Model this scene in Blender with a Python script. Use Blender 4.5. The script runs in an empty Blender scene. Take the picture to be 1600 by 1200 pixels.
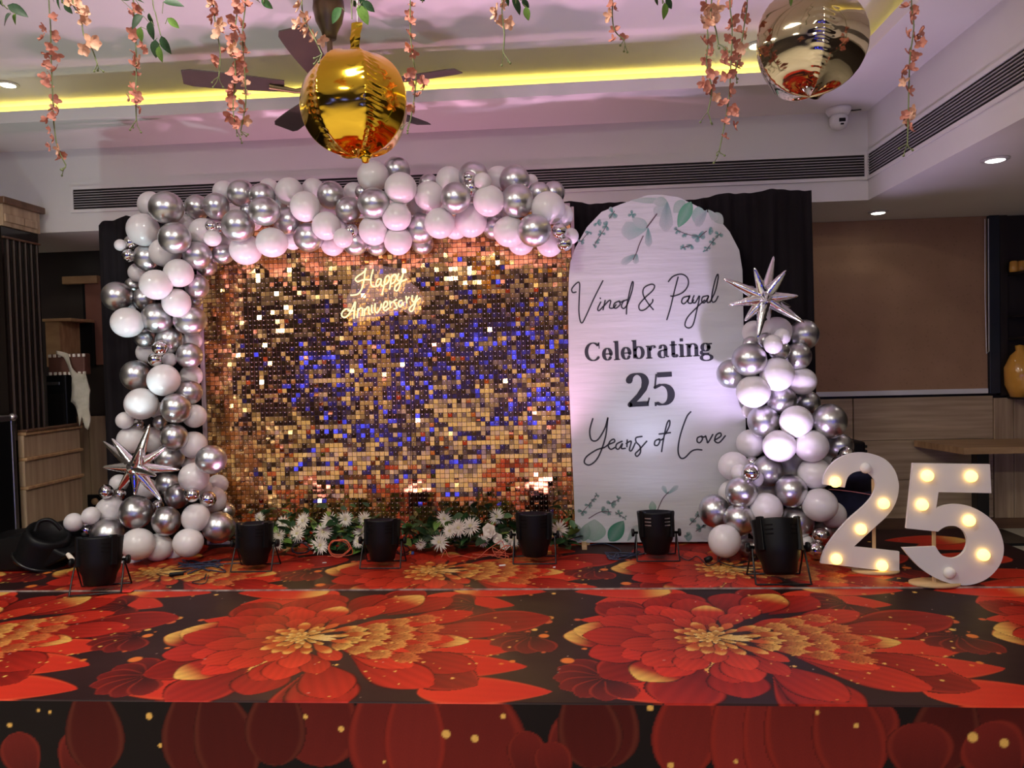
import bpy, bmesh, math, random
import numpy as np
from mathutils import Vector, Matrix
random.seed(7)
rng = np.random.default_rng(7)
S = bpy.context.scene
COL = S.collection
PI = math.pi

# ------------------------------------------------------------------ camera
F = 1150.0                                    # focal length in pixels of the 1600 px wide frame
CAM = Vector((0, 0, 1.5))
_d = Vector((80, 35, -F)).normalized()        # room depth axis in camera space
_h = Vector((1, 0.0256, 0))
_u = _h.cross(_d).normalized()
_r = _d.cross(_u)
ROT = Matrix((_r, _d, _u))                    # camera space -> world (X right, Y depth, Z up)
cam = bpy.data.cameras.new('camera')
cam.sensor_width = 36.0
cam.lens = F / 1600 * 36
cam.clip_start = 0.05
camo = bpy.data.objects.new('camera', cam)
COL.objects.link(camo)
camo.matrix_world = Matrix.Translation(CAM) @ ROT.to_4x4()
S.camera = camo

# ------------------------------------------------------------------ world, exposure, room lights
W = bpy.data.worlds.new('world'); S.world = W
W.use_nodes = True
W.node_tree.nodes['Background'].inputs[0].default_value = (0.02, 0.02, 0.025, 1)
W.node_tree.nodes['Background'].inputs[1].default_value = 0.2
S.view_settings.view_transform = 'Standard'
S.view_settings.look = 'None'
S.view_settings.gamma = 1
S.view_settings.use_curve_mapping = False
S.view_settings.exposure = 0.17
P_CEIL = 54.0                                 # each ceiling panel lamp of the hall
P_PAR = 100.0                                  # each stage uplight
E_COVE = 13.0
C_ROOM = (1.0, 0.95, 0.84)

# ------------------------------------------------------------------ helpers
def ray(px, py):
    return ROT @ Vector((px - 800, 600 - py, -F))
def at(px, py, Y):
    d = ray(px, py); return CAM + d * (Y / d.y)
def atz(px, py, z):
    d = ray(px, py); return CAM + d * ((z - CAM.z) / d.z)
def proj(p):
    c = ROT.transposed() @ (Vector(p) - CAM)
    return 800 + F * c.x / -c.z, 600 - F * c.y / -c.z
def lin(r, g, b):
    f = lambda c: (c / 255 / 12.92) if c <= 10 else ((c / 255 + 0.055) / 1.055) ** 2.4
    return (f(r), f(g), f(b))

def tag(o, label=None, cat=None, group=None, kind=None):
    if label: o['label'] = label
    if cat: o['category'] = cat
    if group: o['group'] = group
    if kind: o['kind'] = kind
    return o
def thing(name, loc, label, cat, group=None, rz=0.0):
    o = bpy.data.objects.new(name, None); COL.objects.link(o)
    o.location = loc; o.rotation_euler = (0, 0, rz); o.empty_display_size = 0.05
    return tag(o, label, cat, group)

class MB:
    """collects shapes, links them as ONE mesh object"""
    def __init__(s): s.v = []; s.f = []; s.m = []; s.sm = []
    def add(s, vs, fs, m=0, smooth=False):
        n = len(s.v); s.v += [tuple(v) for v in vs]
        s.f += [tuple(i + n for i in f) for f in fs]
        s.m += [m] * len(fs); s.sm += [smooth] * len(fs)
        return s
    def box(s, a, b, m=0):
        x0, y0, z0 = a; x1, y1, z1 = b
        return s.add([(x0,y0,z0),(x1,y0,z0),(x1,y1,z0),(x0,y1,z0),(x0,y0,z1),(x1,y0,z1),(x1,y1,z1),(x0,y1,z1)],
                     [(0,3,2,1),(4,5,6,7),(0,1,5,4),(1,2,6,5),(2,3,7,6),(3,0,4,7)], m)
    def bbox(s, a, b, e=0.004, m=0):
        """bevelled box"""
        bm = bmesh.new(); bmesh.ops.create_cube(bm, size=1)
        for v in bm.verts:
            v.co = Vector([(a[i] + b[i]) / 2 + v.co[i] * (b[i] - a[i]) for i in range(3)])
        e = min(e, 0.45 * min(b[i] - a[i] for i in range(3)))
        bmesh.ops.bevel(bm, geom=bm.edges[:], offset=e, segments=2, affect='EDGES', profile=0.5)
        bm.verts.index_update()
        s.add([v.co[:] for v in bm.verts], [[v.index for v in f.verts] for f in bm.faces], m); bm.free()
        return s
    def tube(s, pts, r, seg=8, m=0, cap=True, smooth=True):
        pts = [Vector(p) for p in pts]; n = len(pts)
        rr = r if hasattr(r, '__len__') else [r] * n
        vs = []; fs = []; ref = None
        for i, p in enumerate(pts):
            t = (pts[min(i + 1, n - 1)] - pts[max(i - 1, 0)])
            t = t.normalized() if t.length > 1e-9 else Vector((0, 0, 1))
            if ref is None: ref = t.orthogonal().normalized()
            ref = (ref - t * ref.dot(t))
            ref = ref.normalized() if ref.length > 1e-6 else t.orthogonal().normalized()
            b = t.cross(ref)
            for k in range(seg):
                a = 2 * PI * k / seg
                vs.append(p + (ref * math.cos(a) + b * math.sin(a)) * rr[i])
        for i in range(n - 1):
            for k in range(seg):
                k2 = (k + 1) % seg
                fs.append((i*seg+k, i*seg+k2, (i+1)*seg+k2, (i+1)*seg+k))
        s.add(vs, fs, m, smooth)
        if cap:
            s.add(vs[:seg], [tuple(range(seg))[::-1]], m); s.add(vs[-seg:], [tuple(range(seg))], m)
        return s
    def lathe(s, prof, seg=24, m=0, axis=None, o=(0,0,0), smooth=True):
        """profile of (r, z); axis rotation matrix optional"""
        vs = []; fs = []; n = len(prof)
        for (r, z) in prof:
            for k in range(seg):
                a = 2 * PI * k / seg
                v = Vector((r * math.cos(a), r * math.sin(a), z))
                if axis is not None: v = axis @ v
                vs.append(v + Vector(o))
        for i in range(n - 1):
            for k in range(seg):
                k2 = (k + 1) % seg
                fs.append((i*seg+k, i*seg+k2, (i+1)*seg+k2, (i+1)*seg+k))
        if prof[0][0] > 1e-6: fs.append(tuple(range(seg))[::-1])
        if prof[-1][0] > 1e-6: fs.append(tuple(range((n-1)*seg, n*seg)))
        return s.add(vs, fs, m, smooth)
    def ball(s, c, r, seg=16, rings=10, m=0, sc=(1,1,1)):
        prof = [(max(1e-7, r * math.sin(PI*i/rings)), -r * math.cos(PI*i/rings)) for i in range(rings + 1)]
        return s.lathe(prof, seg, m, Matrix.Diagonal(sc), c)
    def poly(s, pts, dvec, m=0):
        """extruded polygon"""
        n = len(pts); P = [Vector(p) for p in pts]; Q = [p + Vector(dvec) for p in P]
        s.add(P + Q, [tuple(range(n)), tuple(range(n, 2*n))[::-1]] + [(i, i + n, (i+1) % n + n, (i+1) % n) for i in range(n)], m)
        return s
    def mesh(s, name, mats):
        me = bpy.data.meshes.new(name); me.from_pydata(s.v, [], s.f)
        for m in (mats if isinstance(mats, (list, tuple)) else [mats]): me.materials.append(m)
        me.polygons.foreach_set('material_index', s.m)
        me.polygons.foreach_set('use_smooth', s.sm); me.update()
        return me
    def build(s, name, mats, parent=None, loc=(0,0,0), world=False, fix=False):
        """world=True: the shapes are in world space and the (unrotated) parent sits at its base"""
        off = Vector((0,0,0))
        if world and parent is not None:
            off = parent.location.copy()
            if parent.parent is not None: off += parent.parent.location
            s.v = [tuple(Vector(v) - off) for v in s.v]
        me = s.mesh(name, mats)
        if fix:
            bm = bmesh.new(); bm.from_mesh(me); bmesh.ops.recalc_face_normals(bm, faces=bm.faces[:]); bm.to_mesh(me); bm.free()
        return link(name, me, parent, loc)
def link(name, me, parent=None, loc=(0,0,0), rot=(0,0,0), sc=(1,1,1)):
    o = bpy.data.objects.new(name, me); COL.objects.link(o); o.parent = parent
    o.location = loc; o.rotation_euler = rot; o.scale = sc
    return o
def children(o): return [c for c in COL.objects if c.parent is o]
def copy_tree(o, kids, parent=None):
    """kids: dict of object -> its children"""
    c = o.copy(); COL.objects.link(c); c.parent = parent
    for ch in kids.get(o.name, ()): copy_tree(ch, kids, c)
    return c

def catmull(pts, n=6, closed=False):
    P = [Vector(p) for p in pts]; out = []; N = len(P)
    rngi = range(N if closed else N - 1)
    for i in rngi:
        g = lambda k: P[k % N] if closed else P[min(max(k, 0), N - 1)]
        a, b, c, d = g(i-1), g(i), g(i+1), g(i+2)
        for j in range(n):
            t = j / n
            out.append(0.5*((2*b)+(c-a)*t+(2*a-5*b+4*c-d)*t*t+(3*b-a-3*c+d)*t*t*t))
    if not closed: out.append(P[-1])
    return out

# ------------------------------------------------------------------ materials
def mat(name, col=(0.8,0.8,0.8), rough=0.5, metal=0.0, emit=None, es=0.0, coat=0.0, spec=0.5, trans=0.0, alpha=1.0):
    m = bpy.data.materials.new(name); m.use_nodes = True
    b = m.node_tree.nodes['Principled BSDF']
    b.inputs['Base Color'].default_value = (*col, 1); b.inputs['Roughness'].default_value = rough
    b.inputs['Metallic'].default_value = metal; b.inputs['Coat Weight'].default_value = coat
    b.inputs['Specular IOR Level'].default_value = spec; b.inputs['Transmission Weight'].default_value = trans
    b.inputs['Alpha'].default_value = alpha
    if emit: b.inputs['Emission Color'].default_value = (*emit, 1); b.inputs['Emission Strength'].default_value = es
    return m
def nodes(m): return m.node_tree.nodes, m.node_tree.links, m.node_tree.nodes['Principled BSDF']
def noisy(m, c0, c1, scale=8.0, stretch=(1,1,1), detail=4, bump=0.0, bscale=None, coord='Object'):
    """noise between two colours, optional fine relief"""
    N, L, b = nodes(m)
    tc = N.new('ShaderNodeTexCoord'); mp = N.new('ShaderNodeMapping'); mp.inputs['Scale'].default_value = stretch
    nz = N.new('ShaderNodeTexNoise'); nz.inputs['Scale'].default_value = scale; nz.inputs['Detail'].default_value = detail
    cr = N.new('ShaderNodeValToRGB'); cr.color_ramp.elements[0].color = (*c0, 1); cr.color_ramp.elements[1].color = (*c1, 1)
    cr.color_ramp.elements[0].position = 0.3; cr.color_ramp.elements[1].position = 0.7
    L.new(tc.outputs[coord], mp.inputs[0]); L.new(mp.outputs[0], nz.inputs['Vector'])
    L.new(nz.outputs['Fac'], cr.inputs[0]); L.new(cr.outputs[0], b.inputs['Base Color'])
    if bump:
        n2 = N.new('ShaderNodeTexNoise'); n2.inputs['Scale'].default_value = bscale or scale * 3; n2.inputs['Detail'].default_value = 3
        bp = N.new('ShaderNodeBump'); bp.inputs['Strength'].default_value = bump; bp.inputs['Distance'].default_value = 0.01
        L.new(mp.outputs[0], n2.inputs['Vector']); L.new(n2.outputs['Fac'], bp.inputs['Height']); L.new(bp.outputs[0], b.inputs['Normal'])
    return m
M = {}
M['paint'] = noisy(mat('ceiling_paint', rough=0.85, spec=0.2), (0.70,0.68,0.66), (0.74,0.72,0.70), 1.5, bump=0.03, bscale=60)
M['floor'] = noisy(mat('floor_tile', rough=0.35), (0.52,0.48,0.38), (0.60,0.56,0.46), 2.0)
M['dark_wall'] = noisy(mat('dark_panelling', rough=0.5), (0.018,0.012,0.010), (0.03,0.02,0.016), 3, (1,1,0.2))
M['rear_wall'] = noisy(mat('rear_wall_paint', rough=0.7), (0.05,0.038,0.03), (0.07,0.052,0.04), 1.5)
M['wood_h'] = noisy(mat('wood_laminate', rough=0.45), (0.36,0.255,0.155), (0.60,0.45,0.29), 3.0, (0.5,1,9), 6, 0.02, 30)
M['wood_v'] = noisy(mat('wood_laminate_upright', rough=0.45), (0.34,0.23,0.14), (0.52,0.38,0.24), 3.0, (9,9,0.5), 6, 0.02, 30)
M['wood_dark'] = noisy(mat('walnut', rough=0.4), (0.10,0.05,0.028), (0.17,0.085,0.045), 3.0, (0.6,6,6), 6)
M['wood_table'] = noisy(mat('table_wood', rough=0.4), (0.34,0.19,0.09), (0.55,0.35,0.18), 4.0, (0.8,7,2), 6)
M['ply'] = noisy(mat('plywood', rough=0.6), (0.50,0.32,0.15), (0.62,0.42,0.22), 6, (1,5,1))
M['black'] = mat('black_plastic', (0.0045,0.0045,0.005), 0.42, spec=.22)
M['black_metal'] = mat('black_metal', (0.014,0.013,0.014), 0.3, 0.3)
M['black_matte'] = mat('black_matte', (0.006,0.005,0.005), 0.9, spec=0.1)
M['vent_dark'] = mat('vent_interior', (0.012,0.008,0.008), 0.8)
M['white_metal'] = mat('white_metal', (0.62,0.60,0.58), 0.45)
M['alu'] = mat('aluminium', (0.55,0.55,0.55), 0.35, 1.0)
M['lamp'] = mat('lamp_diffuser', (0.9,0.9,0.9), 0.5, emit=(1,0.95,0.85), es=6.0)
M['white_plastic'] = mat('white_plastic', (0.8,0.79,0.8), 0.35)
M['drape'] = noisy(mat('black_drape_cloth', rough=0.9, spec=0.15), (0.008,0.006,0.007), (0.014,0.011,0.013), 5, (4,4,0.3))
M['balloon'] = mat('white_latex', (0.70,0.665,0.675), 0.28, coat=0.25)
_b = M['balloon'].node_tree.nodes['Principled BSDF']
_b.inputs['Subsurface Weight'].default_value = 0.25; _b.inputs['Subsurface Radius'].default_value = (1,0.8,0.8); _b.inputs['Subsurface Scale'].default_value = 0.05
M['chrome'] = mat('chrome_latex', (0.60,0.595,0.61), 0.31, 1.0)
M['mirror'] = mat('mirror_balloon', (0.72,0.70,0.70), 0.09, 1.0)
M['gold_foil'] = mat('gold_foil', (0.88,0.55,0.05), 0.10, 1.0)
M['champagne_foil'] = mat('champagne_foil', (0.62,0.52,0.38), 0.07, 1.0)
M['silver_foil'] = mat('silver_foil', (0.86,0.86,0.88), 0.12, 1.0)
M['sequin'] = mat('gold_sequin', (0.93,0.56,0.23), 0.10, 1.0)
M['sequin_grid'] = mat('sequin_grid', (0.16,0.07,0.05), 0.4)
M['pin'] = mat('sequin_pin', (0.85,0.8,0.78), 0.25)
M['ink'] = mat('dark_ink', (0.018,0.018,0.028), 0.6)
M['neon'] = mat('neon_tube', (.25,.22,.12), 0.5, emit=(1.0,0.85,0.40), es=1.1)
M['cable'] = mat('black_cable', (0.015,0.015,0.022), 0.45)
M['cable_blue'] = mat('navy_cable', (0.02,0.025,0.06), 0.45)
M['cable_orange'] = mat('copper_cable', (0.55,0.10,0.045), 0.45)
M['leaf'] = noisy(mat('leaf_dark', rough=0.5), (0.010,0.036,0.012), (0.028,0.075,0.024), 9)
M['leaf_light'] = noisy(mat('leaf_light', rough=0.5), (0.09,0.19,0.025), (0.15,0.26,0.045), 9)
M['leaf_mid'] = noisy(mat('leaf_mid', rough=0.5), (0.022,0.075,0.02), (0.05,0.13,0.036), 9)
M['stem'] = mat('stem_green', (0.12,0.14,0.05), 0.6)
M['bloom'] = noisy(mat('salmon_petal', rough=0.7), (0.44,0.13,0.09), (0.56,0.24,0.18), 25)
M['bloom_pale'] = noisy(mat('peach_petal', rough=0.7), (0.58,0.27,0.17), (0.70,0.42,0.30), 25)
M['mum'] = noisy(mat('white_petal', rough=0.7), (0.76,0.69,0.57), (0.86,0.80,0.70), 12)
M['mum_core'] = mat('flower_core', (0.55,0.50,0.25), 0.8)
# ------------------------------------------------------------------ the room
YW, YS, ZL, ZR, ZC = 6.48, 5.58, 2.622, 3.265, 3.62       # back wall, bulkhead face, lower ceiling, cove ring, tray ceiling
YF_, XF_ = 4.94, 1.825                                  # lip of the cove
XS = 2.25                                              # side bulkhead face
def struct(name, mb, mats, label=None):
    o = mb.build(name, mats); o['kind'] = 'structure'
    if label: o['label'] = label
    return o
struct('floor', MB().box((-7,-8,-0.1), (6,6.7,0)), M['floor'])
struct('wall_back', MB().box((-7,YW,0), (6,YW+0.15,ZL)), M['dark_wall'])
struct('wall_left', MB().box((-7.15,-8,0), (-7,6.7,3.8)), M['rear_wall'])
struct('wall_right', MB().box((6,-8,0), (6.15,6.7,3.8)), M['rear_wall'])
struct('wall_rear', MB().box((-7,-8.15,0), (6,-8,3.8)), M['rear_wall'])
struct('ceiling', MB().box((-7.15,-8.15,ZC), (6.15,6.7,ZC+0.1)), M['paint'])
struct('ceiling_bulkhead', MB().box((-7,YS,ZL), (6,6.7,ZC)), M['paint'], 'pale bulkhead above the back of the stage')
struct('ceiling_side_bulkhead', MB().box((XS,-8,ZL), (6,YS,ZC)), M['paint'], 'pale bulkhead running along the right side')
struct('trim_1', MB().box((-7,YF_,ZR), (XS,YS,ZR+0.02)).box((-7,YF_,ZR+0.02), (XF_+.02,YF_+.02,ZR+0.08)), M['paint'], 'cove ledge in front of the back bulkhead')
struct('trim_2', MB().box((XF_,-8,ZR), (XS,YF_,ZR+0.02)).box((XF_,-8,ZR+0.02), (XF_+.02,YF_+.02,ZR+0.08)), M['paint'], 'cove ledge along the right bulkhead')
M['cove'] = mat('cove_strip', (1,0.9,0.4), 0.5, emit=(1.0,0.80,0.13), es=E_COVE)
t = thing('cove_light_strip', (-2.4,5.55,ZC-.09), 'yellow light strip hidden behind the ledge over the back bulkhead', 'light strip')
MB().box((-6.9,5.545,ZC-0.085), (2.15,5.56,ZC-0.072)).build('led_strip', M['cove'], t, world=True)
MB().box((-6.9,5.528,ZC-0.095), (2.2,5.532,ZC-0.062)).box((-6.9,5.532,ZC-0.095), (2.2,YS,ZC-0.088)).build('glow_shield', M['paint'], t, world=True)  # unseen lip, added to cut the yellow spill on the ceiling
t = thing('cove_light_strip', (2.22,-1.0,ZC-.09), 'yellow light strip hidden behind the ledge along the right bulkhead', 'light strip')
MB().box((2.215,-7.5,ZC-0.085), (2.23,5.5,ZC-0.072)).build('led_strip', M['cove'], t, world=True)
MB().box((2.198,-7.5,ZC-0.095), (2.202,5.5,ZC-0.062)).box((2.202,-7.5,ZC-0.095), (XS,5.5,ZC-0.088)).build('glow_shield', M['paint'], t, world=True)  # same added shield, keeps the side strip's glow narrow

# hall ceiling lamps behind the camera
LAMPL = ['square ceiling lamp over the floor before the left half of the stage','square ceiling lamp over the floor before the middle of the stage','square ceiling lamp behind the camera, far left','square ceiling lamp behind the camera, left of centre','square ceiling lamp behind the camera, right of centre','square ceiling lamp deep in the hall, nearer the middle','square ceiling lamp deep in the hall, near the right wall']
BLUEL = ['leftmost','second leftmost','third from the left','third from the right','second rightmost','rightmost']
AMBERL = ['leftmost','left middle','right middle','rightmost']
M['panel'] = mat('panel_lamp', (0.9,0.9,0.9), 0.5, emit=C_ROOM, es=3.0)
for i, (x, y) in enumerate([(-3.4,1.6),(-0.8,1.6),(-4.2,-1.2),(-1.6,-1.2),(0.9,-1.2),(2.2,-4.2),(4.6,-4.4)]):
    t = thing('ceiling_lamp', (x, y, ZC), LAMPL[i], 'ceiling lamp', 'square lamps in the hall ceiling')
    MB().box((-.22,-.22,-.03), (.22,.22,0)).build('lamp_frame', M['white_metal'], t)
    MB().box((-.19,-.19,-.036), (.19,.19,-.03)).build('diffuser', M['panel'], t)
    ld = bpy.data.lights.new('lamp_light', 'AREA'); ld.energy = P_CEIL; ld.color = C_ROOM; ld.size = 0.4
    lo = bpy.data.objects.new('lamp_light', ld); COL.objects.link(lo); lo.parent = t; lo.location = (0,0,-.05)
# blue party lights on the far wall of the hall, mirrored by the sequins
M['blue_led'] = mat('blue_led', (0.02,0.03,0.9), 0.4, emit=(0.02,0.035,1.0), es=8.0)
M['warm_led'] = mat('warm_led', (1,0.8,0.2), 0.4, emit=(1.0,0.72,0.16), es=3.0)
for i, (x, z, w, h, m) in enumerate([(-5.2,1.2,.5,.9,'blue_led'),(-3.2,1.3,.7,.6,'blue_led'),(-1.2,1.2,.4,1.0,'blue_led'),(0.6,1.4,.8,.5,'blue_led'),(2.6,1.2,.5,.9,'blue_led'),(4.4,1.3,.5,.7,'blue_led'),
                                   (-4.2,2.0,.5,.12,'warm_led'),(-0.3,2.0,.6,.12,'warm_led'),(1.7,2.05,.5,.12,'warm_led'),(3.5,2.0,.5,.12,'warm_led')]):
    b = 'blue' if m == 'blue_led' else 'amber'
    t = thing('wall_lamp', (x, -8, z), f'{b} lamp on the far hall wall, ' + (BLUEL[i] if b == 'blue' else AMBERL[i-6]) + ' of its colour', 'wall lamp', b + ' wall lamps at the far end of the hall')
    MB().box((-w/2-.03,0,-h/2-.03), (w/2+.03,.05,h/2+.03)).build('housing', M['black'], t)
    MB().box((-w/2,.05,-h/2), (w/2,.07,h/2)).build('diffuser', M[m], t)

# downlights
def downlight(px, py, z, label, p=None, en=2.5):
    p = p or atz(px, py, z)
    t = thing('downlight', (p.x, p.y, z), label, 'downlight', 'recessed downlights')
    MB().lathe([(0.055,-0.001),(0.075,-0.001),(0.075,-0.008),(0.055,-0.012)], 24).build('rim', M['white_metal'], t)
    MB().lathe([(0.056,-0.010),(0.04,-0.016),(0.0001,-0.017)], 24).build('diffuser', M['downlamp'], t)
    ld = bpy.data.lights.new('downlight_beam', 'SPOT'); ld.energy = en; ld.color = (1,.93,.8); ld.spot_size = 1.9; ld.shadow_soft_size = .05
    lo = bpy.data.objects.new('downlight_beam', ld); COL.objects.link(lo); lo.parent = t; lo.location = (0,0,-.03)
M['downlamp'] = mat('downlight_lens', (1,1,1), 0.5, emit=(1,0.98,0.88), es=9.0)
downlight(12,131,ZC,'recessed downlight glowing at the far left of the upper ceiling')
downlight(1183,70,ZC,'recessed downlight peeping out beside the silver ball balloon')
downlight(1372,331,ZL,'recessed downlight in the lower ceiling above the brown roller blind',None,.7)
downlight(1555,248,ZL,'recessed downlight in the lower ceiling under the side air vent')
downlight(46,381,ZL,'dim recessed downlight above the dark slatted screen')
downlight(101,413,2.55,'dim recessed downlight between slatted screen and black drape')

downlight(0,0,ZL,'added fill downlight, out of view, in the side lower ceiling nearer the camera',Vector((3.7,3.4,ZL)),30)  # added out of view to bounce light onto the blind and wood
downlight(0,0,ZL,'added fill downlight, out of view, in the side lower ceiling level with the camera',Vector((3.7,1.2,ZL)),30)  # second added fill lamp, out of view, for the same bounce
# linear air vents
M['slat_grey'] = mat('slat_grey', (.36,.34,.34), .5)
def vent(a, b, z0, z1, nrm, label):
    """a, b: plan points of the ends on the face; nrm: outwards"""
    a = Vector((a[0], a[1], 0)); b = Vector((b[0], b[1], 0)); n = Vector((nrm[0], nrm[1], 0)); u = (b - a).normalized(); Lg = (b - a).length
    t = thing('air_vent', (a.x, a.y, z0), label, 'air vent')
    def bar(mb, s0, s1, h0, h1, d0, d1):
        P = lambda s, d, h: a + u*s + n*d + Vector((0,0,h))
        mb.add([P(s0,d0,h0),P(s1,d0,h0),P(s1,d1,h0),P(s0,d1,h0),P(s0,d0,h1),P(s1,d0,h1),P(s1,d1,h1),P(s0,d1,h1)],
               [(0,3,2,1),(4,5,6,7),(0,1,5,4),(1,2,6,5),(2,3,7,6),(3,0,4,7)])
        return mb
    bar(MB(), 0, Lg, z0, z1, 0.002, 0.004).build('vent_backing', M['vent_dark'], t, world=True, fix=True)
    fr = MB(); w = 0.025
    bar(fr,-w,Lg+w,z0-w,z0,0.002,0.012); bar(fr,-w,Lg+w,z1,z1+w,0.002,0.012); bar(fr,-w,0,z0,z1,0.002,0.012); bar(fr,Lg,Lg+w,z0,z1,0.002,0.012)
    fr.build('vent_frame', M['paint'], t, world=True, fix=True)
    n_s = 8; h = (z1 - z0)
    for k in range(1, n_s):
        zc = z0 + h*k/n_s
        bar(MB(), 0, Lg, zc-0.0028, zc+0.0028, 0.004, 0.012).build('slat', M['slat_grey'], t, world=True, fix=True)
vl, vr = at(115,297,YS), at(1350,245,YS)
vz1 = vl.z; vz0 = at(115,328,YS).z
vent((vl.x,YS), (vr.x,YS), vz0, vz1, (0,-1), 'long slotted air vent along the bulkhead behind the balloon arch')
vent((XS,YS-0.03), (XS,1.0), vz0, vz1, (-1,0), 'long slotted air vent along the side bulkhead at the right')

# CCTV dome under the ring
p = atz(1308,172,ZR)
t = thing('security_camera', (at(1310,172,YS-.09).x, YS-0.09, ZR), 'white dome security camera in the ceiling corner above the arch board', 'camera')
MB().lathe([(0.0001,0),(0.085,0),(0.085,-0.02),(0.07,-0.045),(0.06,-0.05),(0.0001,-0.05)], 28).build('base', M['white_plastic'], t)
MB().lathe([(0.05,-0.05),(0.062,-0.07),(0.062,-0.11),(0.05,-0.135),(0.0001,-0.15)], 28).build('housing', M['white_plastic'], t)
e = MB().ball((0,-0.02,-0.105), 0.052, 20, 12).build('camera_eye', M['white_plastic'], t)
MB().bbox((-.022,-.078,-.115), (.022,-.066,-.09), .003).build('lens', M['black'], e)
MB().bbox((-.010,-.072,-.135), (.012,-.062,-.124), .002).build('sensor', M['black'], e)
MB().tube([(0.03,0.02,-0.01),(0.12,0.02,-0.012),(0.17,0.03,-0.006)], 0.004, 6).build('wire', M['black'], t)

# ------------------------------------------------------------------ back right: blind, wainscot, niche, table
a, b = at(1262,352,YW-0.05), at(1541,338,YW-0.05)
zb = at(1400,612,YW-0.05).z
t = thing('roller_blind', (a.x, YW-0.05, zb), 'brown patterned roller blind pulled down over the back wall', 'blind')
M['blind'] = noisy(mat('blind_fabric', rough=0.85), (0.36,0.205,0.115), (0.43,0.25,0.145), 3)
N, L, bb = nodes(M['blind'])
vo = N.new('ShaderNodeTexVoronoi'); vo.inputs['Scale'].default_value = 26; tc = N.new('ShaderNodeTexCoord')
mx = N.new('ShaderNodeMixRGB'); mx.blend_type = 'MULTIPLY'; cr = N.new('ShaderNodeValToRGB')
cr.color_ramp.elements[0].color = (.72,.72,.72,1); cr.color_ramp.elements[1].position = .3
L.new(tc.outputs['Object'], vo.inputs['Vector']); L.new(vo.outputs['Distance'], cr.inputs[0])
old = bb.inputs['Base Color'].links[0].from_socket
mx.inputs[0].default_value = .6; L.new(old, mx.inputs[1]); L.new(cr.outputs[0], mx.inputs[2]); L.new(mx.outputs[0], bb.inputs['Base Color'])
MB().box((a.x-.3,YW-.055,zb), (b.x,YW-.05,ZL-.002)).build('blind_fabric', M['blind'], t, world=True)
MB().bbox((a.x-.3,YW-.065,zb-.03), (b.x,YW-.04,zb+.012), .004).build('bottom_rail', M['white_plastic'], t, world=True)
MB().bbox((b.x+.005,YW-.08,zb-.03), (b.x+.09,YW-.03,ZL-.002), .004).build('side_channel', mat('slate_metal', (.02,.025,.035), .4), t, world=True)
cx = at(1541,500,YW-.09)
MB().tube([(cx.x-.005,YW-.09,ZL-.03),(cx.x-.008,YW-.09,cx.z+.2),(cx.x,YW-.09,cx.z-.28),(cx.x+.02,YW-.09,cx.z-.26),(cx.x+.022,YW-.09,ZL-.03)], 0.004, 6).build('pull_cord', M['white_plastic'], t, world=True)

zt = at(1400,621,YW).z; xj = at(1551,650,YW-.03).x
t = thing('wainscot', (1.5,YW-.02,0.08), 'wood laminate wainscot along the back wall below the roller blind', 'panelling')
hs = [0.09, 0.42, 0.76, zt]
for r in range(3):
    for (x0, x1) in ((1.2,2.45),(2.455,xj)):
        MB().bbox((x0,YW-.04,hs[r]+.003), (x1-.003,YW-.006,hs[r+1]), .003).build('panel', M['wood_h'], t, world=True)
for k in range(5):
    MB().bbox((xj+k*.16,YW-.05,0.09), (xj+k*.16+.156,YW-.006,zt-.02), .003).build('upright_panel', M['wood_v'], t, world=True)
MB().bbox((1.2,YW-.045,0), (xj+.8,YW-.006,0.09), .003).build('plinth', M['wood_dark'], t, world=True)
# dark shelf niche at the far right
t = thing('display_niche', (4.2,YW-.1,zt), 'dark shelved display niche to the right of the roller blind', 'shelf')
x0 = at(1556,450,YW).x
MB().box((x0,YW-.03,zt), (5.9,YW,ZL-.002)).build('back_panel', M['dark_wall'], t, world=True)
MB().box((x0,YW-.06,zt), (x0+.06,YW-.03,ZL-.002)).build('side_panel', M['dark_wall'], t, world=True)
for py in (425,492,527,620):
    z = at(1590,py,YW-.15).z
    MB().bbox((x0+.06,YW-.28,z-.02), (5.9,YW-.03,z), .003).build('shelf', M['dark_wall'], t, world=True)
M['amber'] = mat('amber_glass', (0.75,0.36,0.06), 0.15, coat=.5)
def jar(px, py, r, h, label, n=1):
    p = at(px, py, YW-.16)
    prof = [(0.0001,0),(r*.8,0),(r,h*.15),(r,h*.6),(r*.6,h*.8),(r*.65,h),(0.0001,h)]
    o = MB().lathe(prof, 20).build('amber_jar', M['amber'], None, (p.x, p.y, p.z)); tag(o, label, 'jar', 'amber glass jars in the niche')
zq = at(1590,425,YW-.15).z; zq2 = at(1590,620,YW-.15).z
p = at(1588,425,YW-.16); 
for px, lab in ((1584,'small amber glass jar on the upper niche shelf, left of the pair'),(1596,'small amber glass jar on the upper niche shelf, right of the pair')):
    q = at(px,425,YW-.16)
    o = MB().lathe([(0.0001,0),(.03,0),(.033,.02),(.03,.08),(.022,.09),(0.0001,.09)], 20).build('amber_jar', M['amber'], None, (q.x,q.y,zq)); tag(o, lab, 'jar', 'amber jars on the upper niche shelf')
q = at(1594,600,YW-.16)
o = MB().lathe([(0.0001,0),(.07,0),(.11,.1),(.115,.24),(.07,.34),(.03,.38),(.035,.42),(0.0001,.43)], 24).build('amber_vase', M['amber'], None, (q.x,q.y,zq2)); tag(o, 'large amber glass vase on the lower niche shelf', 'vase')
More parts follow.
